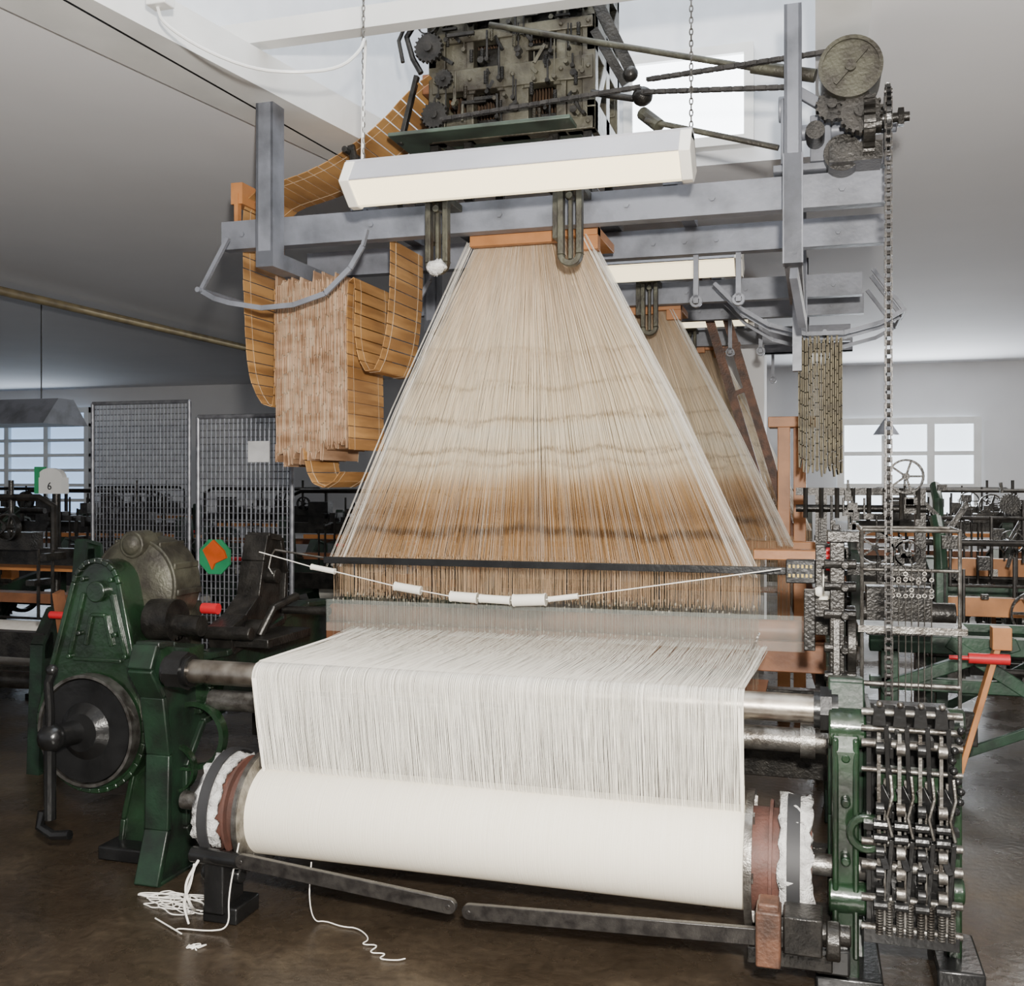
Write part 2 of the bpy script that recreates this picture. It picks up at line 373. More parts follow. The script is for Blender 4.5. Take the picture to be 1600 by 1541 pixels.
for i in range(NW):
    x=wx0+(wx1-wx0)*(i+R(-1.0,1.0))/NW
    w=R(.0006,.00118); xb=bx0+.008+(bx1-bx0-.016)*(i+R(-2.5,2.5))/NW; xb=min(max(xb,bx0+.004),bx1-.004)
    xm=(x+xb)/2+R(-.0015,.0015)
    arc=[(x,ry-.053*math.cos(t),rz+.053*math.sin(t)) for t in (0,.4,.8,1.2,1.57)]
    p.thread([(xb,3.43,.50),(xb,3.403,.53),(xm,3.399,.68)]+arc,w)
    xe=-2.10+(1.91)*(i+R(-1,1))/NW
    xe2=x+(xe-x)*.5
    p.thread([(x,ry,rz+.053),(xe2+R(-.003,.003),3.92,.895+R(-.004,.004)),(xe,4.42,.90+R(-.02,.012))],w*1.05,'h')
mk(p,'warp_sheet',warpm,loom,label='white cotton warp threads drawn over the roller',kind='stuff')
p=MB()
for x in(wx0+.01,wx1-.01):
    xq=bx0+.01 if x<-1 else bx1-.01
    for k in range(10):
        o_=R(-.010,.010); p.thread([(xq+abs(o_)*(1 if x<-1 else -1),3.403,.515),(x+o_,3.396,.86)],.0024); p.thread([(x+o_,ry,rz+.055),(x+o_-.05 if x<-1 else x+o_+.03,4.42,.9)],.0024,'h')
mk(p,'selvedge_thread',yarnw,loom,kind='stuff')
prof=[(3.46,0),(3.74,0),(3.72,.08),(3.66,.18),(3.66,.42),(3.78,.58),(4.1,.62),(4.6,.6),(4.95,.5),(5.02,.15),(5.0,.0),(5.3,0),(5.28,.12),(5.22,.5),(5.2,.85),(5.0,.95),(4.7,.97),(4.45,.93),(4.2,.86),(3.95,.84),(3.7,.86),(3.56,.94),(3.46,.95),(3.42,.86),(3.50,.74),(3.54,.5),(3.53,.2)]
for x0,x1 in((-2.56,-2.49),(.06,.13)):
    p=MB().prism(prof,'x',x0,x1)
    for a,b_ in zip(prof,prof[1:]+prof[:1]): p.bar(((x0+x1)/2,a[0],a[1]),((x0+x1)/2,b_[0],b_[1]),.028,.11,up=(1,0,0))
    mk(p,'side_frame',bgreen,loom,bev=.006)
hp=[(4.0,.84),(4.45,.92),(4.47,1.15),(4.42,1.32),(4.30,1.34),(4.26,1.22),(4.22,1.06),(4.1,.98),(3.98,.94)]
p=MB().prism(hp,'x',-2.57,-2.48)
for a,b_ in zip(hp,hp[1:]+hp[:1]): p.bar((-2.525,a[0],a[1]),(-2.525,b_[0],b_[1]),.028,.12,up=(1,0,0))
p.cyl((-2.6,4.3,1.15),(-2.42,4.3,1.15),.035).cyl((-2.6,4.15,.92),(-2.4,4.15,.92),.045)
mk(p,'frame_horn',iron,loom,bev=.004)
p=MB().box(-2.5,.06,4.2,4.28,.42,.56); p.box(-2.5,.06,4.95,5.03,.5,.62).box(-2.5,.06,3.78,3.84,.20,.30); mk(p,'cross_rail',iron,loom,bev=.004)
p=MB().box(-2.45,.05,4.85,5.0,.72,.86); p.cyl((-2.45,4.92,.9),(.05,4.92,.9),.05); mk(p,'sley',woodd,loom,bev=.005)
p=MB()
def lever(a,b_):
    p.bar(a,b_,.022,.05)
    for e in(a,b_): p.cyl((e[0],e[1]-.011,e[2]),(e[0],e[1]+.011,e[2]),.025,n=20)
    for e,q in((a,.0),(b_,.0)): p.cyl((e[0],e[1]-.016,e[2]),(e[0],e[1]-.011,e[2]),.009,n=8)
lever((-1.93,3.18,.262),(-1.15,3.16,.205)); mk(p,'brake_lever',chainm,loom,bev=.003)
p=MB(); lever((-1.08,3.16,.195),(-.10,3.12,.25)); mk(p,'brake_lever',chainm,loom,bev=.003)
p=MB().box(-.165,-.095,3.02,3.12,.20,.36); p.box(-.16,-.10,3.03,3.11,.35,.38); mk(p,'bearing_block',rusty,loom,bev=.006)
p=MB().box(-.09,.02,3.08,3.2,.22,.33).cyl((-.12,3.14,.27),(.1,3.14,.27),.03); p.cyl((.03,3.14,.25),(.07,3.14,.25),.055,n=20).box(-.2,.05,3.19,3.6,.13,.18); mk(p,'pivot_bracket',iron,loom,bev=.005)
p=MB().box(-2.13,-1.99,3.24,3.4,.0,.06).box(-2.10,-2.02,3.2,3.34,.05,.24).cyl((-2.16,3.22,.25),(-1.9,3.2,.25),.028).cyl((-2.16,3.3,.16),(-2.0,3.3,.16),.03); mk(p,'lever_bracket',black,loom,bev=.006)
gp=[]
for i in range(21):
    t=math.radians(172+ (196)*i/20); gp.append((-2.94+.265*math.cos(t),.56+.275*math.sin(t)))
for i in range(11):
    t=math.radians(12+156*i/10); gp.append((-2.915+.115*math.cos(t),1.14+.12*math.sin(t)))
p=MB().prism(gp,'y',3.66,3.82)
for a,b_ in zip(gp,gp[1:]+gp[:1]): p.bar((a[0],3.655,a[1]),(b_[0],3.655,b_[1]),.022,.022)
p.cyl((-2.905,3.63,1.13),(-2.905,3.67,1.13),.045,n=20)
for a,b_ in(((-2.97,.9),(-2.94,1.03)),((-2.84,.9),(-2.87,1.03)),((-2.94,1.03),(-2.87,1.03)),((-3.03,.84),(-2.79,.84)),((-3.05,.86),(-2.98,1.12)),((-2.77,.86),(-2.84,1.12))): p.bar((a[0],3.655,a[1]),(b_[0],3.655,b_[1]),.02,.016)
for a,b_ in ((-3.0,.95),(-2.82,.95),(-3.05,.85),(-2.77,.86),(-2.98,1.18),(-2.84,1.18)): p.cyl((a,3.64,b_),(a,3.67,b_),.012,n=8)
guard=mk(p,'gear_guard',green,loom,bev=.005,label='dark green tapered gear cover')
p=MB().cyl((-2.93,3.655,.55),(-2.93,3.60,.55),.225,.215,n=48); p.cyl((-2.93,3.6,.55),(-2.93,3.57,.55),.12,.08,n=32); mk(p,'clutch_disc',black,guard)
p=MB().ring((-2.93,.55),'y',.235,.222,3.595,3.65,48); mk(p,'disc_rim',steeld,guard)
p=MB(); p.ball((-2.985,3.47,.55),.06,(1,.9,1)); p.cyl((-2.985,3.47,.55),(-2.95,3.6,.55),.05,n=20)
p.tube([(-2.985,3.46,.55),(-2.985,3.46,.68),(-2.985,3.45,.78),(-2.965,3.45,.82)],.018,10); p.ball((-2.965,3.45,.83),.024)
p.tube([(-2.985,3.46,.55),(-2.985,3.46,.4),(-2.985,3.46,.22)],.024,10)
p.tube([(-3.02,3.46,.25),(-3.025,3.45,.19),(-2.96,3.45,.16),(-2.88,3.45,.17)],.02,8); mk(p,'hand_crank',black,guard)
p=MB().cyl((-2.86,3.83,1.14),(-2.86,4.02,1.14),.21,n=40); p.cyl((-2.86,3.79,1.14),(-2.86,3.83,1.14),.14,.20,n=36); p.box(-3.0,-2.70,3.84,4.1,.5,1.05)
for i in range(9):
    t=math.radians(-40+i*32); p.bar((-2.86+.21*math.cos(t),3.84,1.14+.21*math.sin(t)),(-2.86+.21*math.cos(t),4.02,1.14+.21*math.sin(t)),.016,.03)
p.cyl((-2.84,3.78,1.32),(-2.84,3.9,1.32),.06).ball((-2.84,3.8,1.32),.05); mk(p,'drive_housing',olive,loom,bev=.006)
p=MB().cyl((-2.74,3.80,1.0),(-2.62,3.80,1.0),.09,n=28).cyl((-2.7,3.80,.98),(-2.5,3.80,.98),.045).gear((3.82,.82),'x',.11,-2.66,-2.62,28).cyl((-2.7,3.82,.82),(-2.5,3.82,.82),.03); mk(p,'drive_pulley',iron,loom)
lp=[(-2.86,.0),(-2.55,.0),(-2.55,.12),(-2.62,.3),(-2.66,.5),(-2.58,.62),(-2.46,.64),(-2.42,.74),(-2.5,.86),(-2.66,.9),(-2.78,.7),(-2.78,.4),(-2.84,.15)]
p=MB().prism(lp,'y',3.74,3.86)
for a,b_ in zip(lp,lp[1:]+lp[:1]): p.bar((a[0],3.74,a[1]),(b_[0],3.74,b_[1]),.024,.03)
for a,b_ in((-2.7,.2),(-2.7,.35),(-2.72,.6),(-2.55,.75),(-2.66,.82)): p.cyl((a,3.715,b_),(a,3.75,b_),.016,n=6)
p.box(-2.78,-2.66,3.70,3.74,.42,.56)
mk(p,'gear_leg',green,loom,bev=.006)
p=MB().box(-2.9,-2.6,3.64,3.9,0,.06); mk(p,'foot',black,loom,bev=.008)
p=MB().wheel((-2.52,.42),'y',.1,3.62,3.65,4).ring((-2.45,.55),'y',.14,.12,3.66,3.7); p.box(-2.5,-2.36,3.5,3.6,.78,.94); mk(p,'gear_wheel',green,loom)
p=MB()
tp=[(3.8,.8),(4.1,.8),(4.15,1.1),(4.08,1.4),(3.9,1.44),(3.84,1.2)]
p.prism(tp,'x',.06,.085); p.box(.05,.1,3.83,3.87,.8,1.42).box(.04,.15,3.8,3.9,1.38,1.42)
for z in(.9,1.0,1.12,1.22,1.3): p.cyl((.03,3.84,z),(.14,3.84,z),.018,n=10); p.cyl((.1,3.78,z),(.1,3.9,z),.014,n=10)
p.wheel((3.95,1.0),'x',.14,.11,.14,5); p.box(-.04,.0,3.87,3.93,.98,1.2).box(-.03,.05,3.9,3.94,1.1,1.16)
mk(p,'harness_tower',iron,loom,bev=.003)
p=MB()
for x in(.165,.5): p.cyl((x,4.0,.62),(x,4.0,1.42),.007,n=8)
p.cyl((.165,4.0,1.415),(.5,4.0,1.415),.007,n=8).cyl((.165,4.25,1.415),(.5,4.25,1.415),.007,n=8).cyl((.165,4,1.415),(.165,4.3,1.415),.007,n=8).cyl((.5,4,1.415),(.5,4.3,1.415),.007,n=8)
p.cyl((.165,4.0,1.27),(.5,4.0,1.27),.006,n=8).cyl((.165,4.0,.85),(.5,4.0,.85),.01,n=8)
p.box(.15,.52,3.95,4.1,1.045,1.07)
mk(p,'rod_frame',steeld,loom)
p=MB()
for i in range(7):
    x=.27+i*.022; y=3.97+.02*(i%2)
    p.cyl((x,y,.78),(x,y,1.28),.0022,n=5)
    for z in(1.24,1.18,1.20+.03*(i%3)): p.ring((x,z),'y',.008,.005,y-.003,y+.003,10)
mk(p,'lift_wire',steeld,loom,kind='stuff')
cp=[(3.30,0),(3.62,0),(3.6,.08),(3.5,.14),(3.46,.5),(3.5,.78),(3.44,.86),(3.36,.84),(3.32,.76),(3.36,.5),(3.34,.14)]
p=MB().prism(cp,'x',.05,.13)
p.bar((.06,3.335,.12),(.06,3.335,.80),.018,.03).bar((.12,3.335,.12),(.12,3.335,.80),.018,.03).cyl((.04,3.4,.82),(.15,3.4,.82),.06,n=24).cyl((.04,3.36,.30),(.15,3.36,.30),.05,n=20)
for z in(.2,.42,.6,.74): p.cyl((.09,3.32,z),(.09,3.36,z),.016,n=8)
p.ring((.15,.52),'y',.06,.035,3.3,3.33,20)
mk(p,'column',green,loom,bev=.008)
p=MB().box(.0,.2,3.3,3.64,0,.07).box(.36,.5,3.4,3.7,0,.09).box(.0,.1,3.2,3.34,.12,.2); mk(p,'foot',black,loom,bev=.008)
p=MB().box(.40,.445,3.5,3.58,.05,.84); p.cyl((.39,3.54,.82),(.455,3.54,.82),.05,n=20).cyl((.40,3.5,.3),(.45,3.5,.3),.04).bar((.42,3.55,.1),(.46,3.8,.0),.05,.05); mk(p,'outer_post',green,loom,bev=.008)
mech=MB(); mst=MB(); mb2=MB(); spr=MB()
mech.box(.15,.165,3.32,3.55,.2,.9).box(.385,.40,3.32,3.55,.2,.88).box(.15,.4,3.5,3.56,.2,.88)
mech.box(.14,.41,3.28,3.34,.2,.24).box(.14,.41,3.28,3.32,.54,.56).box(.16,.39,3.33,3.36,.24,.50)
for z,r in((.895,.011),(.845,.009),(.80,.013),(.72,.008),(.50,.012),(.43,.016),(.33,.012),(.24,.012)):
    mst.cyl((.135,3.30,z),(.42,3.30,z),r,n=14)
for i in range(4):
    x=.185+i*.058
    mst.box(x-.007,x+.003,3.26,3.275,.40,.84); mst.box(x+.012,x+.018,3.27,3.285,.26,.7)
    mech.bar((x,3.27,.68),(x+.03,3.25,.62),.012,.03).bar((x,3.26,.5),(x+.02,3.25,.44),.02,.035)
    mech.bar((x+.02,3.29,.3),(x+.035,3.28,.52),.014,.02).bar((x+.03,3.29,.58),(x+.02,3.29,.86),.014,.018)
    for z in(.80,.62,.49,.43,.37): (mst if i%2 else mech).cyl((x-.012,3.245,z),(x+.012,3.245,z),.019,n=14)
    for z in(.57,.53,.33): mech.cyl((x-.018,3.25,z),(x+.022,3.25,z),.015,n=10)
    for k in range(12): 
        for dx in(0,.028): spr.ring((x+dx,3.27),'z',.011,.007,.235+k*.008,.239+k*.008,10)
    mech.prism([(x-.02,.86),(x+.02,.86),(x+.015,.92),(x-.015,.92)],'y',3.27,3.3)
    mst.ball((x,3.25,.93),.01)
    mst.tube([(x+.03,3.25,.72),(x+.035,3.24,.66),(x+.02,3.24,.60),(x+.034,3.24,.54)],.005,6)
for k in range(40):
    x=R(.155,.385); z=R(.26,.86); mech.box(x,x+R(.006,.02),3.285,3.33,z,z+R(.01,.05))
mb2.box(.18,.37,3.33,3.36,.62,.72)
for i in range(9): mech.ball((.40+.012*math.cos(i),3.27,.86-.03*i),.012)
mo=mk(mech,'dobby_mechanism',black,loom,bev=.0015,label='oily black lever mechanism with springs')
mk(mst,'selector_lever',steeld,mo,kind='stuff'); mk(spr,'spring',steeld,mo,kind='stuff'); mk(mb2,'cover_plate',green,mo)
p=MB().box(-2.13,-.10,4.19,4.205,1.225,1.255); p.box(-.16,.12,4.185,4.2,1.228,1.25); mk(p,'heald_bar',black,loom,bev=.002)
p=MB().cyl((-2.38,4.2,1.28),(-2.1,4.2,1.245),.005,n=6).tube([(-2.38,4.2,1.28),(-2.40,4.2,1.25),(-2.40,4.18,1.2),(-2.38,4.18,1.17)],.004,6); mk(p,'hook_rod',steeld,loom)
p=MB().box(-.11,.0,4.12,4.19,1.2,1.29); cnt=mk(p,'pick_counter',black,loom,bev=.004)
p=MB()
for r_ in range(2):
    for i in range(6): p.box(-.10+i*.016,-.10+i*.016+.008,4.114,4.12,1.224+r_*.036,1.236+r_*.036)
mk(p,'counter_digits',yellow,cnt,kind='stuff')
p=MB()
for i in range(4): p.cyl((.04,4.14,1.262+i*.022),(.09,4.14,1.262+i*.022),.012,n=12)
mk(p,'red_button',red,loom)
p=MB().box(-.0,.06,4.14,4.2,1.0,1.35); p.cyl((.06,4.1,1.16),(.06,4.25,1.16),.03); mk(p,'counter_bracket',iron,loom,bev=.003)
p=MB().ball((.015,4.08,1.175),.02).ball((.05,4.08,1.165),.02).ball((.03,4.08,1.14),.02).cyl((.03,4.08,1.16),(.03,4.08,1.26),.003,n=5); mk(p,'bead',cream,loom)
p=MB().box(-2.09,-.04,4.14,4.146,.93,1.07); mk(p,'acrylic_guard',clear_m,loom,label='clear acrylic guard strip')
p=MB().bar((-.27,4.12,.86),(-.21,4.12,1.0),.008,.03); mk(p,'guard_bracket',steeld,loom)
p=MB().cyl((-2.6,3.95,.93),(-2.35,3.95,.93),.03).cyl((-2.45,4.4,.98),(-2.2,4.4,.98),.02).box(-2.48,-2.3,4.0,4.4,.86,.9).tube([(-2.4,4.1,.9),(-2.36,4.15,1.02),(-2.32,4.3,1.06)],.02,8)
mk(p,'let_off_bracket',iron,loom,bev=.004)
p=MB().cyl((-2.66,4.05,1.02),(-2.58,4.05,1.02),.025,n=12); mk(p,'red_grip',red,loom)
p=MB().box(-.3,.05,5.3,5.42,1.2,1.25); mk(p,'wood_rail',wood,loom,bev=.004)
# ------------------------------------------------------------------ harness
def make_harness():
    h=top('harness_cords','fan of brown and cream harness cords hanging under a wooden board','harness',(-1.2,4.5,.92))
    p=MB(); q=MB(); N=350; rows=7
    for r_ in range(rows):
        yb=4.34+.34*r_/(rows-1); yt=4.38+.26*r_/(rows-1)
        for i in range(N):
            t=(i+R(0,1))/N; xb=-2.16+1.90*t; xt=-1.465+.50*t
            w=R(.0009,.0017)
            bow=.02*math.sin((t-.5)*math.pi)
            xm=xb+(xt-xb)*.5+R(-.006,.006)+bow
            tgt=q if (r_<3 and R(0,1)<.36) or R(0,1)<.05 or ((t<.035 or t>.965) and R(0,1)<.8) else p
            tgt.thread([(xb,yb,1.245),(xm,(yb+yt)/2+R(-.01,.01),1.96),(xt,yt,2.66)],w*(.8 if tgt is q else 1))
    mk(p,'cord',harn,h,kind='stuff'); mk(q,'pale_cord',harnl,h,kind='stuff')
    p=MB()
    for k in range(80):
        s=k%2; u=R(0,1)**1.5*.09
        xb=(-2.19+u) if s else (-.228-u); xt=(-1.49+u*.3) if s else (-.945-u*.3)
        y=R(4.3,4.6); p.thread([(xb,y,1.2),((xb+xt)/2+(-.018 if s else .018),y,1.93),(xt,y,2.66)],.0015)
    mk(p,'edge_cord',yarnw,h,kind='stuff')
    p=MB()
    for r_ in range(5):
        for i in range(240):
            x=-2.16+1.93*(i+R(0,1))/240; y=4.34+.08*r_
            p.thread([(x,y,1.25),(x+R(-.004,.004),y,1.06)],R(.0008,.0014))
    mk(p,'lower_cord',stretched('lower_cord',(.80,.58,.37),(.42,.26,.14),(22,22,3),.6,.1),h,kind='stuff')
    p=MB()
    for r_ in range(3):
        for i in range(230):
            x=-2.16+1.93*(i+R(0,1))/230; y=4.34+.12*r_; z0=1.06+R(-.02,.02)
            p.thread([(x,y,z0),(x+R(-.003,.003),y,.70)],R(.0007,.0014))
            if i%3==0: zz=R(.9,.93) if r_%2 else z0; p.ball((x,y,zz),.0038,(1,1,1.8),5,4)
    mk(p,'heddle',heddlem,h,kind='stuff')
    p=MB().box(-2.2,-.2,4.33,4.70,.70,.71); mk(p,'comber_board',woodd,h)
    p=MB().box(-1.47,-1.06,4.3,4.34,2.635,2.71).box(-1.47,-.90,4.33,4.72,2.66,2.70).box(-.99,-.90,4.34,4.4,2.60,2.71)
    for x in(-1.4,-1.25,-1.12): p.cyl((x,4.295,2.69),(x,4.3,2.69),.008,n=10)
    mk(p,'top_board',wood,h,bev=.004)
    return h
har=make_harness()
for dx,dy,lb in ((.1,2.05,'fan of tan harness cords on the second loom'),(.2,4.1,'fan of tan harness cords on the far loom')):
    clone(har,(-1.2+dx,4.5+dy,.92),label=lb)
pts=[(-2.373,4.05,1.281),(-2.121,4.05,1.222),(-1.997,4.05,1.202),(-1.727,4.05,1.149),(-1.596,4.05,1.131),(-1.474,4.05,1.113),(-1.345,4.05,1.108),(-1.2,4.05,1.104),(-1.049,4.05,1.113),(-.915,4.05,1.132),(-.126,4.1,1.257)]
st=top('bobbin_string','cord strung with white tubes across the loom','string',(-2.373,4.05,1.281))
mk(MB().tube(pts,.0022,6),'cord',yarnw,st)
for a,b_,r_ in((1,2,.012),(3,4,.018),(5,6,.021),(6,7,.017),(7,8,.024),(8,9,.011)):
    A=Vector(pts[a]);B=Vector(pts[b_]); d=(B-A)*.04
    p=MB().cyl(A+d,B-d,r_,n=20); p.cyl(A+d,A+d*1.9,r_*1.1,n=20).cyl(B-d*1.9,B-d,r_*1.1,n=20); mk(p,'tube',cream,st)
# ------------------------------------------------------------------ overhead gantry
def channel(p,x0,x1,y,z0,z1,d=.07,t=.012):
    p.box(x0,x1,y,y+t,z0,z1).box(x0,x1,y,y+d,z1-t,z1).box(x0,x1,y,y+d,z0,z0+t)
g=top('overhead_gantry','grey-blue painted steel beams carried by hanging posts','gantry',(-1.2,4.5,2.7))
p=MB(); channel(p,-2.66,.26,4.2,2.675,2.805); 
for x in(-2.55,-1.9,-1.3,-.75,-.4,.1): p.cyl((x,4.19,2.74),(x,4.2,2.74),.013,n=6)
mk(p,'front_beam',greyblue,g)
p=MB(); channel(p,-2.6,.3,4.93,2.68,2.81); 
for x in(-.75,-.6,-.45,-.1,.1): p.cyl((x,4.92,2.74),(x,4.93,2.74),.012,n=6)
mk(p,'rear_beam',greyblue,g)
mk(MB().box(-2.0,-1.94,4.2,4.95,2.81,2.86).box(-.6,-.54,4.2,4.95,2.81,2.86),'cross_member',greyblue,g)
def post(x0,x1,zt,zb):
    p=MB(); p.box(x0,x1,4.05,4.062,zb,zt).box(x0,x0+.012,4.05,4.15,zb,zt).box(x1-.012,x1,4.05,4.15,zb,zt)
    p.box(x0,x1,4.05,5.02,zb,zb+.07); return p
mk(post(-2.39,-2.305,3.3,2.55),'hanging_post',greyblue,g)
mk(post(-.115,-.05,3.42,2.43),'hanging_post',greyblue,g)
mk(MB().box(-.12,-.045,4.05,4.12,2.43,2.85).box(-.1,-.06,4.85,4.9,2.1,2.45).bar((-.08,4.1,2.4),(-.05,4.4,2.25),.03,.05),'bracket',greyblue,g)
def slot(cx,zt,zb):
    p=MB(); w=.05; y0,y1=4.0,4.04
    p.box(cx-w,cx-w+.024,y0,y1,zb+w,zt).box(cx+w-.024,cx+w,y0,y1,zb+w,zt).ring((cx,zb+w),'y',w,w-.024,y0,y1,14,math.pi,2*math.pi)
    p.box(cx-w,cx+w,y0-.01,y1+.15,zt-.03,zt).box(cx-.008,cx+.008,y0+.01,y1,zb+.03,zt); p.cyl((cx,y0-.01,zt-.06),(cx,y1,zt-.06),.015,n=10)
    return p
for cx,zt,zb in((-1.515,2.79,2.46),(-.945,2.80,2.46)):
    mk(slot(cx,zt,zb),'slotted_bracket',olive,g,bev=.003)
mk(MB().box(-1.60,-1.56,4.1,4.18,2.62,2.8).box(-1.04,-1.01,4.1,4.18,2.6,2.8),'clamp',olive,g)
p=MB()
for x in(-.55,-.35): p.box(x-.012,x+.012,4.96,4.99,2.45,2.68).ring((x,2.46),'y',.03,.018,4.96,4.99,12)
p.box(-1.55,-1.48,4.75,4.8,2.1,2.68); mk(p,'hanger',greyblue,g)
def arcp(y,dx=0): return [(-2.67+dx,y,2.46),(-2.6+dx,y,2.42),(-2.52+dx,y,2.396),(-2.36+dx,y,2.366),(-2.203+dx,y,2.372),(-2.05+dx,y,2.414),(-1.93+dx,y,2.518),(-1.87+dx,y,2.61),(-1.85+dx,y,2.68)]
p=MB()
for y in(4.05,4.85):
    a=arcp(y)
    for u,v in zip(a,a[1:]): p.bar(u,v,.012,.022)
    p.bar(a[0],(-2.53,y,2.69),.018,.018)
p.cyl((-2.67,4.02,2.46),(-2.67,4.88,2.46),.012); mk(p,'card_cradle',greyblue,g)
g2=clone(g,(-1.2,6.55,2.7),label='grey-blue steel beams above the second loom')
g3=clone(g,(-1.2,8.6,2.7),label='grey-blue steel beams above the far loom')
p=MB()
for y in(5.9,6.1,6.55):
    a=[(-.55,y,2.72),(-.42,y,2.58),(-.25,y,2.47),(-.05,y,2.41),(.15,y,2.41),(.35,y,2.46),(.46,y,2.52)]
    for u,v in zip(a,a[1:]): p.bar(u,v,.012,.022)
    p.bar((.46,y,2.52),(.3,y,2.75),.02,.02)
p.cyl((.46,5.9,2.52),(.46,6.55,2.52),.012); p.cyl((.05,5.9,2.42),(.05,6.55,2.42),.012)
mk(p,'card_cradle',greyblue,loc=(0,6.1,2.4),label='curved grey bars cradling punched cards',cat='cradle')
# ------------------------------------------------------------------ punched cards
def ribbon(cards,strings,path,y0,y1,pitch=.075,th=.003,jit=.003,fr=(.15,.85)):
    P=[Vector((a,0,b)) for a,b in path]
    seg=[(P[i+1]-P[i]).length for i in range(len(P)-1)]; L=sum(seg); n=max(2,int(L/pitch))
    def at(s):
        for i,l in enumerate(seg):
            if s<=l or i==len(seg)-1: return P[i].lerp(P[i+1],min(1,s/l) if l>0 else 0)
            s-=l
    for k in range(n):
        a=at(L*k/n);b_=at(L*(k+1)/n); d=(b_-a); g_=d*.045; a2=a+g_; b2=b_-g_
        nrm=Vector((-d.z,0,d.x)).normalized()*(th/2); j=R(-jit,jit)
        vs=[]
        for q in(a2,b2):
            for y in(y0+j,y1+j):
                for s in(-1,1): vs.append((q.x+nrm.x*s,y,q.z+nrm.z*s))
        cards.add(vs,[(0,1,3,2),(4,6,7,5),(0,4,5,1),(2,3,7,6),(0,2,6,4),(1,5,7,3)])
    for f in fr:
        y=y0+(y1-y0)*f
        for s in(-1,1):
            pts=[]
            for k in range(n+1):
                q=at(L*k/n); d=at(min(L,L*k/n+.01))-at(max(0,L*k/n-.01)); nn=Vector((-d.z,0,d.x)).normalized()*(th/2+.001)*s; pts.append((q.x+nn.x,y,q.z+nn.z))
            strings.tube(pts,.0008,3)
def smooth(pts,k=3):
    for _ in range(k):
        o=[pts[0]]
        for a,b_ in zip(pts,pts[1:]): o+=[(a[0]*.75+b_[0]*.25,a[1]*.75+b_[1]*.25),(a[0]*.25+b_[0]*.75,a[1]*.25+b_[1]*.75)]
        o.append(pts[-1]); pts=o
    return pts
cc=top('punched_card_chain','long chain of laced brown punched cards hanging in loops','punched cards',(-2.3,4.5,2.4))
ca=MB(); sr=MB(); cb=MB()
ribbon(ca,sr,smooth([(-1.66,3.42),(-1.75,3.37),(-1.90,3.225),(-2.104,3.10),(-2.268,3.036),(-2.402,3.006),(-2.52,2.98),(-2.60,2.93),(-2.61,2.8),(-2.60,2.4),(-2.58,2.1),(-2.52,1.97),(-2.46,1.93),(-2.44,1.98),(-2.44,2.5)]),4.3,4.7,pitch=.055)
zz=[]; n=41
for i in range(n):
    x=-2.43+.36*i/(n-1); top_z=2.56+R(-.03,.02); bot=1.645+.08*i/(n-1)+R(-.02,.02)+.05*abs(i-n/2)/n
    a_=[(x-.002,top_z),(x-.001,bot)]
    zz+= a_ if i%2==0 else a_[::-1]
ribbon(cb,sr,zz,4.3,4.7,pitch=.088,th=.0035,jit=.010,fr=(.02,.98))
ribbon(ca,sr,smooth([(-2.28,1.75),(-2.255,1.61),(-2.2,1.56),(-2.14,1.575),(-2.09,1.64)]),4.28,4.62,pitch=.055)
ribbon(ca,sr,smooth([(-2.055,1.74),(-2.065,2.2),(-2.065,2.5),(-2.04,2.56),(-2.02,2.5),(-2.03,2.25),(-1.99,2.1),(-1.93,2.08),(-1.87,2.25),(-1.85,2.5),(-1.85,2.70)]),4.3,4.7,pitch=.055)
mk(ca,'cards',cardm,cc,smooth=False,kind='stuff'); mk(cb,'folded_cards',cardedge,cc,smooth=False,kind='stuff',label='tightly folded bundle of pinkish-tan cards'); mk(sr,'lacing',pbr('lacing',(.60,.48,.34),None,.8),cc,kind='stuff')
p=MB().box(-2.64,-2.58,4.25,4.75,2.9,3.0); p.bar((-2.61,4.26,2.95),(-2.61,4.26,2.75),.02,.03); mk(p,'guide_roller',wood,cc)
mk(MB().bar((-1.95,4.25,2.8),(-2.02,4.25,3.12),.03,.02).bar((-1.95,4.75,2.8),(-2.02,4.75,3.12),.03,.02).cyl((-2.03,4.2,3.09),(-2.03,4.8,3.09),.014),'guide_support',iron,cc)
cc2=top('punched_card_chain','bundle of old olive-brown punched cards hanging from curved bars','punched cards',(.03,6.1,2.1))
OFF[cc2.name]=Vector((.03,6.1,2.1))
ca=MB(); sr=MB(); zz=[]
for i in range(21):
    x=-.09+.23*i/20; tz=2.42+R(-.02,.02); bo=1.64+R(-.03,.04)
    zz+=[(x,tz),(x+.003,bo)] if i%2==0 else [(x,bo),(x+.003,tz)]
ribbon(ca,sr,zz,5.95,6.4,th=.006); mk(ca,'cards',cardold,cc2,smooth=False,kind='stuff'); mk(sr,'lacing',pbr('lacing2',(.4,.35,.25),None,.8),cc2,kind='stuff')
p=MB(); p.ball((-1.50,3.97,2.48),.035,(1.1,.7,.9),10,8); o=mk(p,'cloth_rag',felt,loc=(-1.5,3.97,2.48),label='scrap of white cloth tied to the slotted bracket',cat='rag')
for v in o.data.vertices: v.co*=R(.6,1.3)
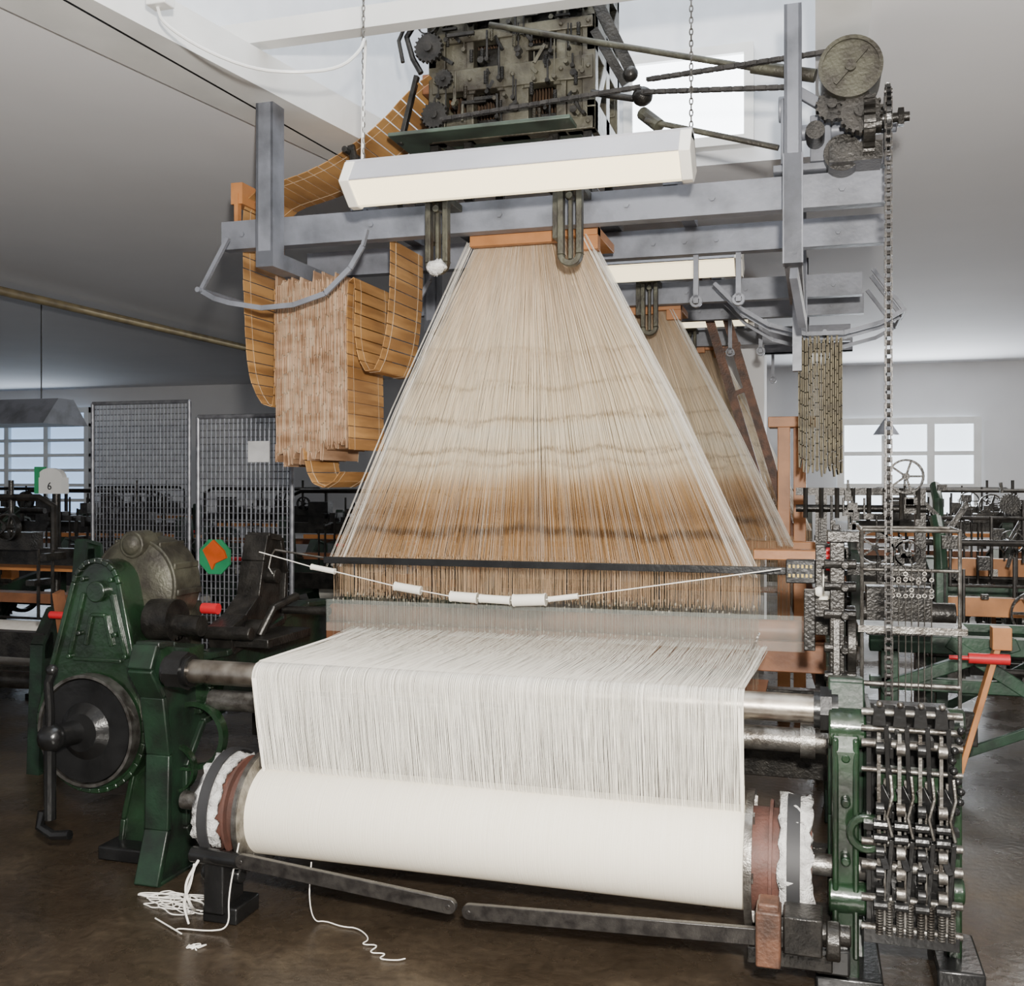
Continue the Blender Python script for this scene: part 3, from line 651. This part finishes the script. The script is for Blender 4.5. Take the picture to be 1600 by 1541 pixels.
# ------------------------------------------------------------------ jacquard head
j=top('jacquard_machine','dark oily cast-iron jacquard head with gears and hooks','jacquard machine',(-1.25,4.5,2.81))
p=MB()
def ff(y0,y1):
    for x0,x1 in((-1.68,-1.60),(-1.50,-1.465),(-1.345,-1.21),(-1.085,-1.04),(-.97,-.91)): p.box(x0,x1,y0,y1,3.12,3.95)
    for z0,z1 in((3.12,3.175),(3.34,3.44),(3.56,3.61),(3.70,3.74),(3.88,3.95)): p.box(-1.66,-.92,y0-.01,y1,z0,z1)
    for x in(-1.405,-1.148): p.ring((x,3.325),'y',.085,.052,y0-.005,y1,14,0,math.pi)
    p.box(-1.60,-1.50,y0+.01,y1,3.42,3.70).box(-1.04,-.97,y0+.01,y1,3.12,3.60).box(-1.60,-1.50,y0+.01,y1,3.15,3.25)
ff(4.34,4.40); ff(4.85,4.9)
for x in(-1.68,-.95): p.box(x,x+.04,4.34,4.9,3.12,3.25).box(x,x+.04,4.34,4.9,3.46,3.62).box(x,x+.04,4.34,4.9,3.85,3.95).bar((x+.02,4.36,3.2),(x+.02,4.88,3.85),.04,.06).box(x,x+.04,4.58,4.66,3.12,3.95)
for x in(-1.64,-1.56,-1.48,-1.28,-1.06,-.94):
    for z in(3.15,3.39,3.585,3.72): p.cyl((x,4.32,z),(x,4.345,z),.011,n=6)
p.box(-1.75,-.85,4.32,4.95,3.95,3.98)
mk(p,'frame',jacm,j,bev=.004)
p=MB()
p.box(-1.7,-1.6,4.22,4.95,2.812,2.86).box(-1.0,-.9,4.22,4.95,2.812,2.86)
for x in(-1.66,-1.5,-1.1,-.95):
    for y in(4.38,4.86): p.box(x-.02,x+.02,y-.02,y+.02,2.86,3.13)
p.bar((-1.6,4.36,2.87),(-1.1,4.36,3.1),.02,.03).bar((-1.6,4.36,3.1),(-1.1,4.36,2.87),.02,.03)
mk(p,'stand',iron,j,bev=.003)
mk(MB().box(-1.82,-.99,4.2,4.52,3.125,3.142),'drip_tray',pbr('tray_green',(.07,.10,.075),(.04,.05,.04),.4,.1,6),j,bev=.003)
p=MB()
for r_ in range(7):
    for i in range(44):
        x=-1.59+.62*i/43; y=4.44+.06*r_; p.cyl((x,y,3.15),(x,y,3.84),.004,n=4)
mk(p,'hooks',pbr('brown_hooks',(.10,.06,.035),(.04,.028,.02),.5,.3,20),j,kind='stuff')
p=MB().box(-1.59,-.97,4.43,4.83,3.44,3.56).box(-1.59,-.97,4.43,4.83,3.64,3.72).box(-1.59,-.97,4.43,4.83,3.18,3.24).box(-1.6,-.95,4.78,4.84,3.15,3.9); mk(p,'griffe',iron,j,bev=.004)
p=MB()
p.gear((-1.655,3.53),'y',.068,4.27,4.29,20).gear((-1.62,3.22),'y',.062,4.25,4.27,18).gear((-1.58,3.38),'y',.042,4.26,4.28,14).wheel((-1.66,3.64),'y',.05,4.27,4.3,4)
for c_ in((-1.42,3.46),(-1.25,3.49),(-1.12,3.42),(-1.0,3.36),(-1.27,3.24),(-1.0,3.2)): p.cyl((c_[0],4.30,c_[1]),(c_[0],4.36,c_[1]),.015,n=12)
mk(p,'gear',iron,j)
p=MB(); q=MB()
for k in range(110):
    x=R(-1.66,-.95); z=R(3.14,3.82); y=R(4.29,4.335); t=random.choice('vvhdbs'); m=random.choice((p,q,p))
    if t=='v': l=R(.05,.16); m.cyl((x,y,z),(x,y,min(3.93,z+l)),R(.003,.006),n=8); m.cyl((x,y-.012,z),(x,y+.02,z),.010,n=8)
    elif t=='h': l=R(.04,.13); m.box(x,min(-.92,x+l),y,y+.015,z,z+R(.008,.015))
    elif t=='d': m.bar((x,y,z),(x+R(-.06,.06),y+.01,z+R(.03,.08)),.010,.014)
    elif t=='b': m.cyl((x,y,z),(x,4.36,z),R(.008,.014),n=6)
    else:
        for i in range(8): m.ring((x,y),'z',.009,.006,z+i*.007,z+i*.007+.004,8)
mk(p,'linkage',iron,j,kind='stuff'); mk(q,'small_lever',jacm,j,kind='stuff')
p=MB(); p.tube([(-1.62,4.3,3.72),(-1.70,4.3,3.70),(-1.77,4.3,3.6),(-1.74,4.3,3.5),(-1.70,4.3,3.43)],.014,8).tube([(-1.66,4.28,3.64),(-1.76,4.28,3.66),(-1.80,4.28,3.58),(-1.78,4.28,3.48)],.010,8)
p.bar((-1.8,4.3,3.12),(-1.72,4.3,3.42),.02,.03)
p.bar((-.92,4.35,3.7),(-.76,4.35,3.36),.05,.03).bar((-.92,4.35,3.55),(-.78,4.35,3.3),.02,.04).ball((-.75,4.3,3.32),.033).ball((-.70,4.3,3.22),.045,(1,1,.9)).cyl((-.92,4.3,3.26),(-.68,4.3,3.2),.014)
p.cyl((-1.7,4.27,3.82),(-.9,4.27,3.82),.014).cyl((-1.6,4.26,3.66),(-.95,4.26,3.66),.010); mk(p,'arm',iron,j,bev=.002)
p=MB().cyl((-1.36,4.25,3.585),(-.2,4.15,3.22),.013,n=12); p.cyl((-.24,4.15,3.235),(-.0,4.12,3.16),.026,n=14).cyl((-.68,4.25,3.10),(-.14,4.2,2.92),.012,n=10).cyl((-.70,4.3,3.15),(-.62,4.25,3.07),.028,n=10); mk(p,'drive_rod',olive,j)
p=MB().chain((-1.58,4.24,3.19),(-.7,4.22,3.23),.022,.010,(0,1,0),.016).chain((-.66,4.2,3.25),(.06,4.05,3.22),.022,.010,(0,1,0),.016).chain((-.68,4.2,3.20),(-.1,4.1,3.12),.022,.010,(0,1,0),.016); mk(p,'drive_chain',chainm,j,kind='stuff')
mk(MB().prism([(-1.72,3.36),(-1.63,3.36),(-1.63,3.45),(-1.72,3.45)],'y',4.36,4.72),'card_cylinder',woodd,j,bev=.006)
# ------------------------------------------------------------------ drive unit right top
d=top('chain_drive_unit','grey gear drive with round cap and toothed sprocket on the beam','drive unit',(.1,4.2,2.81))
p=MB().box(-.16,.27,4.16,4.36,2.812,2.84).box(-.02,.06,4.15,4.3,2.84,3.02).box(-.13,-.06,4.15,4.25,2.84,3.1).box(.1,.2,4.2,4.3,2.84,2.95).cyl((-.13,4.2,2.97),(.3,4.2,2.97),.03)
p.cyl((-.14,4.2,3.07),(-.10,4.2,3.07),.05).bar((-.1,4.15,3.14),(.1,4.15,3.0),.03,.04); mk(p,'bearing_stand',greyblue,d,bev=.004)
p=MB().cyl((.124,3.96,3.12),(.124,4.14,3.12),.112,n=40); p.ring((.124,3.12),'y',.114,.10,3.95,3.97,40); p.bar((.07,3.955,3.06),(.18,3.955,3.18),.012,.012).cyl((.124,3.94,3.12),(.124,3.96,3.12),.02); mk(p,'round_cap',olive,d)
p=MB().gear((4.0,2.93),'x',.125,.245,.26,30,.1,.3); mk(p,'sprocket',black,d)
p=MB().gear((4.02,2.92),'x',.10,.17,.21,18,.14,.35).cyl((.1,4.0,2.93),(.33,4.0,2.93),.018).cyl((.29,4.0,2.93),(.31,4.0,2.93),.035,n=6).gear((.06,3.0),'y',.06,4.0,4.04,14).gear((.16,2.96),'y',.08,3.98,4.02,18).cyl((.0,4.02,2.92),(.0,4.15,2.92),.035); mk(p,'gear',iron,d)
p=MB().cyl((.1,4.1,2.85),(.1,4.3,2.85),.07,n=24).box(.05,.24,4.05,4.2,2.8,2.87); mk(p,'gear_case',iron,d)
p=MB().chain((.252,3.915,3.0),(.252,3.915,.80),.032,.012,(1,0,0),.026); mk(p,'vertical_drive_chain',chainm,loc=(.252,3.915,.8),label='long vertical roller chain running down to the mechanism',cat='chain')
# ------------------------------------------------------------------ lamps
tube_m=emis('fluorescent_glow',(1,.86,.56),2.0)
def lamp(x0,x1,y,z,lab,w=1.0):
    L=top('hanging_lamp',lab,'lamp',((x0+x1)/2,y,z),group='hanging fluorescent lamps')
    t=z+.085
    p=MB().prism([(y-.035,t),(y+.035,t),(y+.12*w,t-.10),(y+.115*w,t-.105),(y+.03,t-.02),(y-.05,t-.03),(y-.085*w,t-.085),(y-.09*w,t-.08)],'x',x0,x1)
    p.box(x0,x1,y-.03,y+.03,t,t+.012)
    mk(p,'lamp_housing',lampg,L,bev=.002)
    p=MB().prism([(y-.085*w,t-.087),(y-.03,t-.05),(y+.03,t-.05),(y+.115*w,t-.108),(y+.03,t-.155),(y+.0,t-.155)],'x',x0+.04,x1-.04); mk(p,'diffuser',tube_m,L)
    p=MB()
    for a,b_ in((x0,x0+.04),(x1-.04,x1)): p.prism([(y-.04,t+.003),(y+.04,t+.003),(y+.12,t-.10),(y+.035,t-.162),(y-.005,t-.162),(y-.095,t-.085)],'x',a,b_)
    mk(p,'end_cap',cream,L,bev=.003)
    return L
L1=lamp(-1.72,-.408,3.6,2.725,'long white fluorescent lamp hanging on chains before the loom')
p=MB().links((-1.66,3.6,2.81),(-1.66,3.6,3.5),.02); mk(p,'hanging_chain',steeld,L1,kind='stuff'); p=MB().links((-.415,3.6,2.81),(-.415,3.6,3.9),.02); mk(p,'hanging_chain',steeld,L1,kind='stuff')
lamp(-1.45,-.36,5.45,2.74,'white fluorescent lamp hanging by the second loom')
lamp(-1.3,-.42,7.5,2.78,'white fluorescent lamp hanging by the far loom')
jb=top('ceiling_cable','white cable looping from a junction box down to the lamp','cable',(-2.3,3.3,3.25))
mk(MB().box(-2.27,-2.19,3.10,3.16,3.28,3.40),'junction_box',white,jb,bev=.004)
cpts=[(-2.24,3.13,3.28),(-2.22,3.13,3.22),(-2.10,3.2,3.14),(-1.93,3.25,3.07),(-1.78,3.3,3.06),(-1.66,3.4,3.1),(-1.6,3.45,3.18),(-1.61,3.5,3.25),(-1.65,3.6,3.27),(-1.66,3.6,3.1),(-1.665,3.6,2.8)]
def sm3(p,k=2):
    for _ in range(k):
        o=[p[0]]
        for a,b_ in zip(p,p[1:]):
            a=Vector(a);b_=Vector(b_); o+=[a*.75+b_*.25,a*.25+b_*.75]
        o.append(p[-1]); p=o
    return p
mk(MB().tube(sm3(cpts),.006,6),'cord',white,jb)
mk(MB().cyl((-6.6,2,3.2),(-6.6,15,3.2),.04,n=12),'ceiling_pipe',pbr('yellow_pipe',(.30,.24,.13),(.18,.14,.08),.5),loc=(-6.6,8,3.2),label='yellowed pipe running under the ceiling',cat='pipe')
# ------------------------------------------------------------------ generic looms
def generic():
    G=top('weaving_loom','dark cast-iron loom with wooden sley and green frame','loom',(0,0,0),group='looms in the workshop')
    pr=[(0,0),(.2,0),(.18,.3),(.3,.5),(.9,.5),(1.05,.3),(1.08,0),(1.28,0),(1.26,.5),(1.2,.95),(1.0,1.0),(.85,.82),(.55,.86),(.5,1.22),(.38,1.25),(.34,.9),(.15,.88),(.03,.7)]
    for x in(-.95,.9): 
        p=MB().prism(pr,'x',x,x+.05)
        for a,b_ in zip(pr,pr[1:]+pr[:1]): p.bar((x+.025,a[0],a[1]),(x+.025,b_[0],b_[1]),.02,.08,up=(1,0,0))
        mk(p,'side_frame',bgreen,G)
    p=MB().box(-.95,.95,.05,.12,.62,.76); mk(p,'breast_beam',iron,G)
    p=MB().box(-.95,.95,.4,.46,1.1,1.2).cyl((-.95,.25,.45),(.95,.25,.45),.05).cyl((-.95,.9,.35),(.95,.9,.35),.04); mk(p,'cross_rail',iron,G)
    mk(MB().box(-.9,.9,.7,.82,.83,.89),'sley',woodd,G)
    mk(MB().box(-.9,.9,.72,.76,1.03,1.07),'reed_cap',wood,G)
    mk(MB().cyl((-.85,1.1,.5),(.85,1.1,.5),.15,n=24),'warp_beam',yarnw,G)
    for s in(MB().wheel((.6,.55),'x',.28,-1.08,-1.03,6).gear((.3,.4),'x',.15,-1.04,-1.0,24),MB().wheel((.5,.9),'x',.16,1.0,1.04,5).gear((.75,.75),'x',.14,1.0,1.03,24)): mk(s,'wheel',iron,G)
    for x in(-1.05,1.05): mk(MB().bar((x,.2,.15),(x*1.05,-.02,1.0),.03,.06),'picking_stick',woodd,G)
    mk(MB().cyl((-1.22,-.05,.88),(-1.08,-.05,.88),.02).cyl((1.08,-.05,.88),(1.22,-.05,.88),.02),'handle',red,G)
    p=MB().tube([(-.8,.3,1.2),(-.8,.3,1.45),(-.7,.3,1.5),(.7,.3,1.5),(.8,.3,1.45),(.8,.3,1.2)],.02,8).box(-.6,-.4,.25,.35,1.2,1.4).cyl((.5,.3,1.2),(.5,.3,1.6),.015)
    p.wheel((.3,1.36),'y',.11,.2,.24,5).wheel((.55,1.33),'y',.08,.2,.24,5).box(.2,.7,.23,.33,1.2,1.3)
    for k in range(14): x=R(-.8,.8); z=R(.9,1.35); p.box(x,x+R(.03,.12),.2,.36,z,z+R(.03,.1)); p.cyl((x,.3,.8),(x,.3,R(1.2,1.55)),.01,n=6)
    mk(p,'top_motion',iron,G,kind='stuff')
    return G
G=generic(); G.location=(-5.0,4.6,0)
for i,(x,y,rz_) in enumerate([(-6.6,7.9,0),(-3.9,8.3,0),(-9.2,9.7,0),(-6.2,10.4,0),(-3.2,10.8,0),(2.4,8.6,0),(1.3,10.4,0),(4.6,10.4,0),(3.9,12.5,0),(-1.0,12.5,0),(-9.5,12.5,0),(1.4,12.6,0)]):
    clone(G,(x,y,0),rz_)
def machine(name,label,x0,x1,y0,y1,H_,seed,big=.2,gm=mgreen):
    rr=random.Random(seed); U=rr.uniform
    M=top(name,label,'machine',((x0+x1)/2,(y0+y1)/2,0)); OFF[M.name]=Vector(((x0+x1)/2,(y0+y1)/2,0))
    p=MB()
    for x in(x0,x1-.06):
        p.box(x,x+.06,y0,y0+.09,0,H_*.75).box(x,x+.06,y1-.09,y1,0,H_*.62).bar((x+.03,y0,H_*.5),(x+.03,y1,H_*.6),.06,.09).box(x,x+.06,y0,y1,.25,.33)
        p.tube([(x+.03,y0+.04,H_*.72),(x+.03,y0+.12,H_*.86),(x+.03,y0+.3,H_*.92)],.035,8)
    p.box(x0,x1,y0+.01,y0+.07,H_*.46,H_*.54)
    p.bar((x0+.03,y0,.1),(x1-.03,y0,H_*.45),.03,.05)
    mk(p,'frame',gm,M,bev=.004)
    p=MB()
    for k in range(9): z=U(.35,H_*.95); y=U(y0-.02,y1-.1); p.cyl((x0-.04,y,z),(x1+.04,y,z),U(.008,.024),n=10)
    for k in range(22): x=U(x0,x1); y=U(y0-.05,y0+.2); z=U(.4,H_*.7); p.cyl((x,y,z),(x,y,min(H_,z+U(.2,.6))),U(.005,.012),n=6)
    mk(p,'rods',chainm,M,kind='stuff')
    p=MB()
    for k in range(6): x=U(x0+.1,x1-.1); z=U(H_*.45,H_*.9); y=y0-.05+.01*k; r_=U(big*.4,big); (p.wheel((x,z),'y',r_,y,y+.025,6,.09,.14) if k%3 else p.gear((x,z),'y',r_*.45,y,y+.025,24)); p.cyl((x,y,z),(x,y0+.2,z),.015,n=8)
    mk(p,'wheel',iron,M,kind='stuff')
    p=MB(); q=MB()
    for k in range(60): x=U(x0,x1-.1); z=U(.45,H_*.92); y=U(y0-.03,y0+.25); s=U(.015,.08); m=q if k%7==0 else p; (m.box(x,x+s*U(.5,1.6),y,y+.05,z,z+s) if k%3 else m.bar((x,y,z),(x+U(-.15,.15),y,z+U(.05,.2)),.02,.03))
    mk(p,'small_parts',iron,M,kind='stuff'); mk(q,'bright_parts',steeld,M,kind='stuff')
    mk(MB().box(x0+.08,x1-.08,y0+.3,y0+.38,H_*.56,H_*.63),'wooden_beam',wood,M,bev=.003)
    mk(MB().bar((x1+.03,y0-.02,.15),(x1+.12,y0-.08,H_*.7),.03,.06),'picker_stick',woodd,M)
    return M
machine('textile_machine','green framed machine crowded with rods and gear wheels',.62,2.0,5.9,6.7,1.5,3,.13)
machine('textile_machine','tall green machine with spoked wheels and wooden beam',.75,1.9,7.2,7.9,1.7,11,.16)
machine('textile_machine','dark machine crowded with rods beside the mesh racks',-6.9,-5.75,6.05,6.85,1.5,5,.15,bgreen)
machine('textile_machine','dark machine with wheels and levers behind the mesh racks',-3.2,-2.3,6.6,7.4,1.45,8,.14,bgreen)
def rack(x0,x1,y,z0,z1,lab,step):
    G_=top('wire_mesh_rack',lab,'rack',((x0+x1)/2,y,0),group='wire mesh racks'); OFF[G_.name]=Vector(((x0+x1)/2,y,0))
    p=MB(); t=.016
    for x in(x0,x1): p.cyl((x,y,0),(x,y,z1),t,n=10)
    for z in(z0,z1): p.cyl((x0,y,z),(x1,y,z),t,n=10)
    p.box(x0-.1,x0+.1,y-.1,y+.2,0,.03).box(x1-.1,x1+.1,y-.1,y+.2,0,.03)
    mk(p,'frame',rackm,G_)
    p=MB(); nx=int((x1-x0)/step); nz=int((z1-z0)/(step*1.4))
    for i in range(1,nx): x=x0+(x1-x0)*i/nx; p.cyl((x,y,z0),(x,y,z1),.005,n=5)
    for i in range(1,nz): z=z0+(z1-z0)*i/nz; p.cyl((x0,y+.01,z),(x1,y+.01,z),.0036,n=4)
    mk(p,'wire_grid',rackm,G_,kind='stuff')
rack(-5.62,-4.72,7.0,.4,2.22,'tall grey wire mesh rack',.033)
rack(-4.03,-3.32,6.08,.4,2.03,'steel wire mesh rack with a paper notice',.033)
o8=[(-3.87+.125*math.cos(math.radians(22.5+45*i)),1.085+.125*math.sin(math.radians(22.5+45*i))) for i in range(8)]
sg=top('safety_sign','green octagon sign with an orange patch clipped on mesh','sign',(-3.855,6.0,1.085))
mk(MB().prism(o8,'y',6.03,6.045),'sign_plate',greenp,sg)
mk(MB().prism([(-3.95,1.13),(-3.87,1.20),(-3.79,1.13),(-3.77,1.08),(-3.86,1.04),(-3.88,1.00),(-3.91,1.06)],'y',6.01,6.028),'orange_patch',orangep,sg)
mk(MB().box(-3.63,-3.47,6.05,6.06,1.72,1.86),'paper_notice',paper,loc=(-3.55,6.05,1.8),label='small white paper notice fixed to the mesh rack',cat='paper')
ds=top('yarn_scale','white dial scale with a green edge on a stand','scale',(-5.4,6.3,0))
dx=-.22
mk(MB().cyl((-5.2+dx,6.35,0),(-5.2+dx,6.35,1.5),.03).box(-5.35+dx,-5.05+dx,6.2,6.5,0,.03),'stand',iron,ds)
fan=[(-5.2+dx+.11*math.cos(math.radians(a)),1.62+.07*math.sin(math.radians(a))) for a in range(0,181,15)]
mk(MB().prism(fan,'y',6.28,6.33),'dial',white,ds)
mk(MB().box(-5.33+dx,-5.29+dx,6.27,6.35,1.5,1.70),'green_side',greenp,ds)
mk(MB().box(-5.29+dx,-5.09+dx,6.27,6.35,1.5,1.62),'base_box',white,ds)
tcv=bpy.data.curves.new('dial_number','FONT'); tcv.body='6'; tcv.size=.08; tcv.extrude=.001
to=bpy.data.objects.new('tmp_text',tcv); col.objects.link(to); bpy.context.view_layer.update()
me=bpy.data.meshes.new_from_object(to); bpy.data.objects.remove(to); me.materials.clear(); me.materials.append(black); me.name='dial_number'
to=bpy.data.objects.new('dial_number',me); col.objects.link(to); to.parent=ds; to.location=(-.03,-.035,1.53); to.rotation_euler=(math.pi/2,0,0)
hd=top('metal_hood_lamp','grey sheet metal hood lamp hanging from the ceiling','lamp',(-7.2,8,2.3))
mk(MB().prism([(7.7,2.12),(8.3,2.12),(8.1,2.36),(7.9,2.36)],'x',-8.0,-6.72),'shade',greyblue,hd); mk(MB().cyl((-7.0,8,2.36),(-7.0,8,3.3),.006),'hanger',black,hd)
pl=top('pendant_lamp','small conical pendant lamp on a wire','lamp',(.75,12,2.2))
mk(MB().cyl((.75,12,2.1),(.75,12,2.28),.14,.02,n=20),'shade',greyblue,pl); mk(MB().cyl((.75,12,2.28),(.75,12,3.3),.008),'wire',black,pl)
wd=top('wooden_frame','orange varnished wooden posts and boards','wooden frame',(-.2,7,0))
mk(MB().box(-.24,-.16,7,7.1,0,2.0).box(-.14,-.06,7.1,7.2,0,2.0),'post',wood,wd,bev=.004); mk(MB().box(-.3,.0,6.98,7.2,1.95,2.02).box(-.6,.0,6.9,7.0,1.14,1.2),'board',wood,wd,bev=.004)
mk(MB().bar((-.88,7.3,3.3),(.08,7.3,.02),.06,.05).bar((-.76,7.3,3.3),(.20,7.3,.02),.06,.05).bar((-.65,7.3,2.5),(-.5,7.3,2.55),.04,.03).bar((-.55,7.3,2.2),(-.42,7.3,2.25),.04,.03),'rusty_ladder',rusty,loc=(-.55,7.3,0),label='rusty red-brown ladder rails leaning beside the loom',cat='ladder')
p=MB().box(-.1,.55,5.7,5.8,1.52,1.56).cyl((-.1,5.7,1.45),(.55,5.7,1.45),.02).box(.0,.06,5.7,5.8,0,1.52).box(.5,.55,5.7,5.8,0,1.52)
for i in range(8): p.cyl((-.05+.08*i,5.68,1.56),(-.05+.08*i,5.68,1.4),.012,n=8)
p.wheel((.45,1.62),'y',.09,5.65,5.69,5).wheel((.3,1.25),'y',.09,5.65,5.69,5).wheel((.46,1.22),'y',.07,5.65,5.69,5).box(.1,.5,5.7,5.75,1.1,1.16)
for k in range(26): x=R(.0,.5); z=R(1.05,1.5); p.box(x,x+R(.02,.06),5.65,5.75,z,z+R(.02,.06)); p.cyl((x,5.67,z),(x,5.67,z+R(.05,.2)),.006,n=6)
mk(p,'machine_rail',iron,loc=(.2,5.7,0),label='black machine rail with rods and small wheels',cat='machine rail')
gr=top('loom_end_frame','green loom end frame with red handle and wooden picker stick','loom frame',(.8,5.2,0))
p=MB().box(.25,1.3,5.2,5.3,.78,.86).box(.25,1.2,5.2,5.26,.60,.66).bar((.6,5.22,.84),(1.2,5.22,.45),.05,.06).bar((.3,5.22,.6),(.9,5.22,.84),.05,.06).box(.3,.38,5.2,5.4,0,.8).box(1.2,1.3,5.2,5.4,0,.8).box(.25,1.3,5.4,5.45,.86,.9).box(.3,.38,5.4,5.45,.78,.9).box(1.2,1.3,5.4,5.45,.78,.9); mk(p,'frame',mgreen,gr,bev=.005)
mk(MB().cyl((.66,5.0,.80),(.83,5.0,.80),.024,n=14).cyl((.58,5,.80),(.66,5,.80),.01),'handle',red,gr)
mk(MB().bar((.80,5.05,.90),(.60,5.0,.2),.025,.07).box(.76,.84,5.0,5.08,.84,.94),'picker_stick',wood,gr,bev=.003)
mk(MB().box(.22,.5,4.9,5.0,.9,1.12).cyl((.2,4.95,1.0),(.6,4.95,1.0),.05).box(.3,.7,5.0,5.05,.4,.55),'shuttle_box',iron,gr,bev=.004)
# ------------------------------------------------------------------ floor yarn
p=MB()
def yarn(pts,r=.0035): p.tube(sm3([Vector(q) for q in pts],3),r,5)
for k in range(9):
    cx,cy=-2.30+R(-.06,.06),3.36+R(-.07,.07); a=R(.08,.18); b_=R(.015,.05); th=R(-.6,.2)
    pts=[]
    for i in range(13):
        t=i/12*2*math.pi+R(-.1,.3); e=R(.65,1.2); u=a*e*math.cos(t);v=b_*e*math.sin(t); pts.append((cx+u*math.cos(th)-v*math.sin(th),cy+u*math.sin(th)+v*math.cos(th),.004+R(0,.008)))
    yarn(pts,.0022)
yarn([(-2.12,3.18,.22),(-2.15,3.16,.12),(-2.17,3.2,.03),(-2.2,3.3,.01),(-2.28,3.35,.01)],.0028); yarn([(-2.10,3.17,.25),(-2.15,3.15,.16),(-2.13,3.17,.08),(-2.2,3.3,.01)],.005); yarn([(-2.11,3.16,.24),(-2.12,3.15,.16),(-2.16,3.16,.1),(-2.14,3.17,.02)],.004)
yarn([(-1.98,3.24,.3),(-2.0,3.2,.12),(-1.98,3.18,.02),(-2.05,3.16,.008),(-2.2,3.15,.008),(-2.1,3.1,.008),(-2.3,3.2,.008)],.0025)
mk(p,'yarn_tangle',yarnw,loc=(-2.3,3.4,0),label='tangled loose white yarn lying on the concrete floor',cat='yarn',kind='stuff')
p=MB(); yarn([(-1.74,3.33,.225),(-1.74,3.31,.1),(-1.73,3.33,.01),(-1.70,3.36,.006),(-1.62,3.33,.006),(-1.56,3.34,.006),(-1.48,3.27,.006),(-1.50,3.22,.006),(-1.43,3.24,.006),(-1.45,3.17,.006),(-1.38,3.19,.006),(-1.40,3.14,.006),(-1.33,3.15,.006),(-1.31,3.17,.006)],.0022)
mk(p,'loose_thread',yarnw,loc=(-1.7,3.35,0),label='single white thread trailing onto the floor',cat='thread')
p=MB(); 
for k in range(4): yarn([(-2.03+R(-.03,.03),3.05+R(-.03,.03),.006) for _ in range(6)],.0016)
mk(p,'lint_clump',yarnw,loc=(-2.03,3.05,0),label='small clump of white lint on the floor',cat='lint')
# ------------------------------------------------------------------ lights, world, camera
def light(t,name,loc,e,size=.5,rot=(0,0,0),color=(1,1,1),sy=None):
    l=bpy.data.lights.new(name,t); l.energy=e; l.color=color
    if t=='AREA':
        l.size=size
        if sy: l.shape='RECTANGLE'; l.size_y=sy
    elif t=='POINT': l.shadow_soft_size=size
    o=bpy.data.objects.new(name,l); o.location=loc; o.rotation_euler=rot; col.objects.link(o); return o
light('POINT','camera_flash',(.12,-.1,1.95),1350,.06,color=(1,.95,.875))
light('AREA','skylight_glow',(-1.0,3.6,5.1),70,2.0,(0,0,0),(.85,.92,1),3.0)
light('AREA','window_light_far',(1.3,15.7,2.0),170,2.0,(math.radians(-90),0,0),(.9,.95,1),1.4)
light('AREA','window_light_left',(-14,15.7,2.0),50,2.6,(math.radians(-90),0,0),(.8,.9,1),1.8)
light('AREA','fill_light_far',(2.0,10,3.2),150,1.5,(0,0,0),(1,.97,.92),4)  # added fill that brightens the far right of the room, no real fixture
light('AREA','fill_light_left',(-7,10,3.2),20,1.5,(0,0,0),(.95,.97,1),4)  # weak fill added over the left background, stands for no actual lamp
w=bpy.data.worlds.new('world'); sc.world=w; w.use_nodes=True
bg=w.node_tree.nodes['Background']; bg.inputs[0].default_value=(.92,.94,1,1); bg.inputs[1].default_value=.55
cam=bpy.data.cameras.new('camera'); cam.lens=36; cam.sensor_width=36; cam.sensor_fit='HORIZONTAL'; cam.shift_y=-20/1600; cam.clip_start=.05
co=bpy.data.objects.new('camera',cam); co.location=(0,0,1.6); co.rotation_euler=(math.radians(90),0,math.radians(16.5)); col.objects.link(co); sc.camera=co
print('built',len(bpy.data.objects))
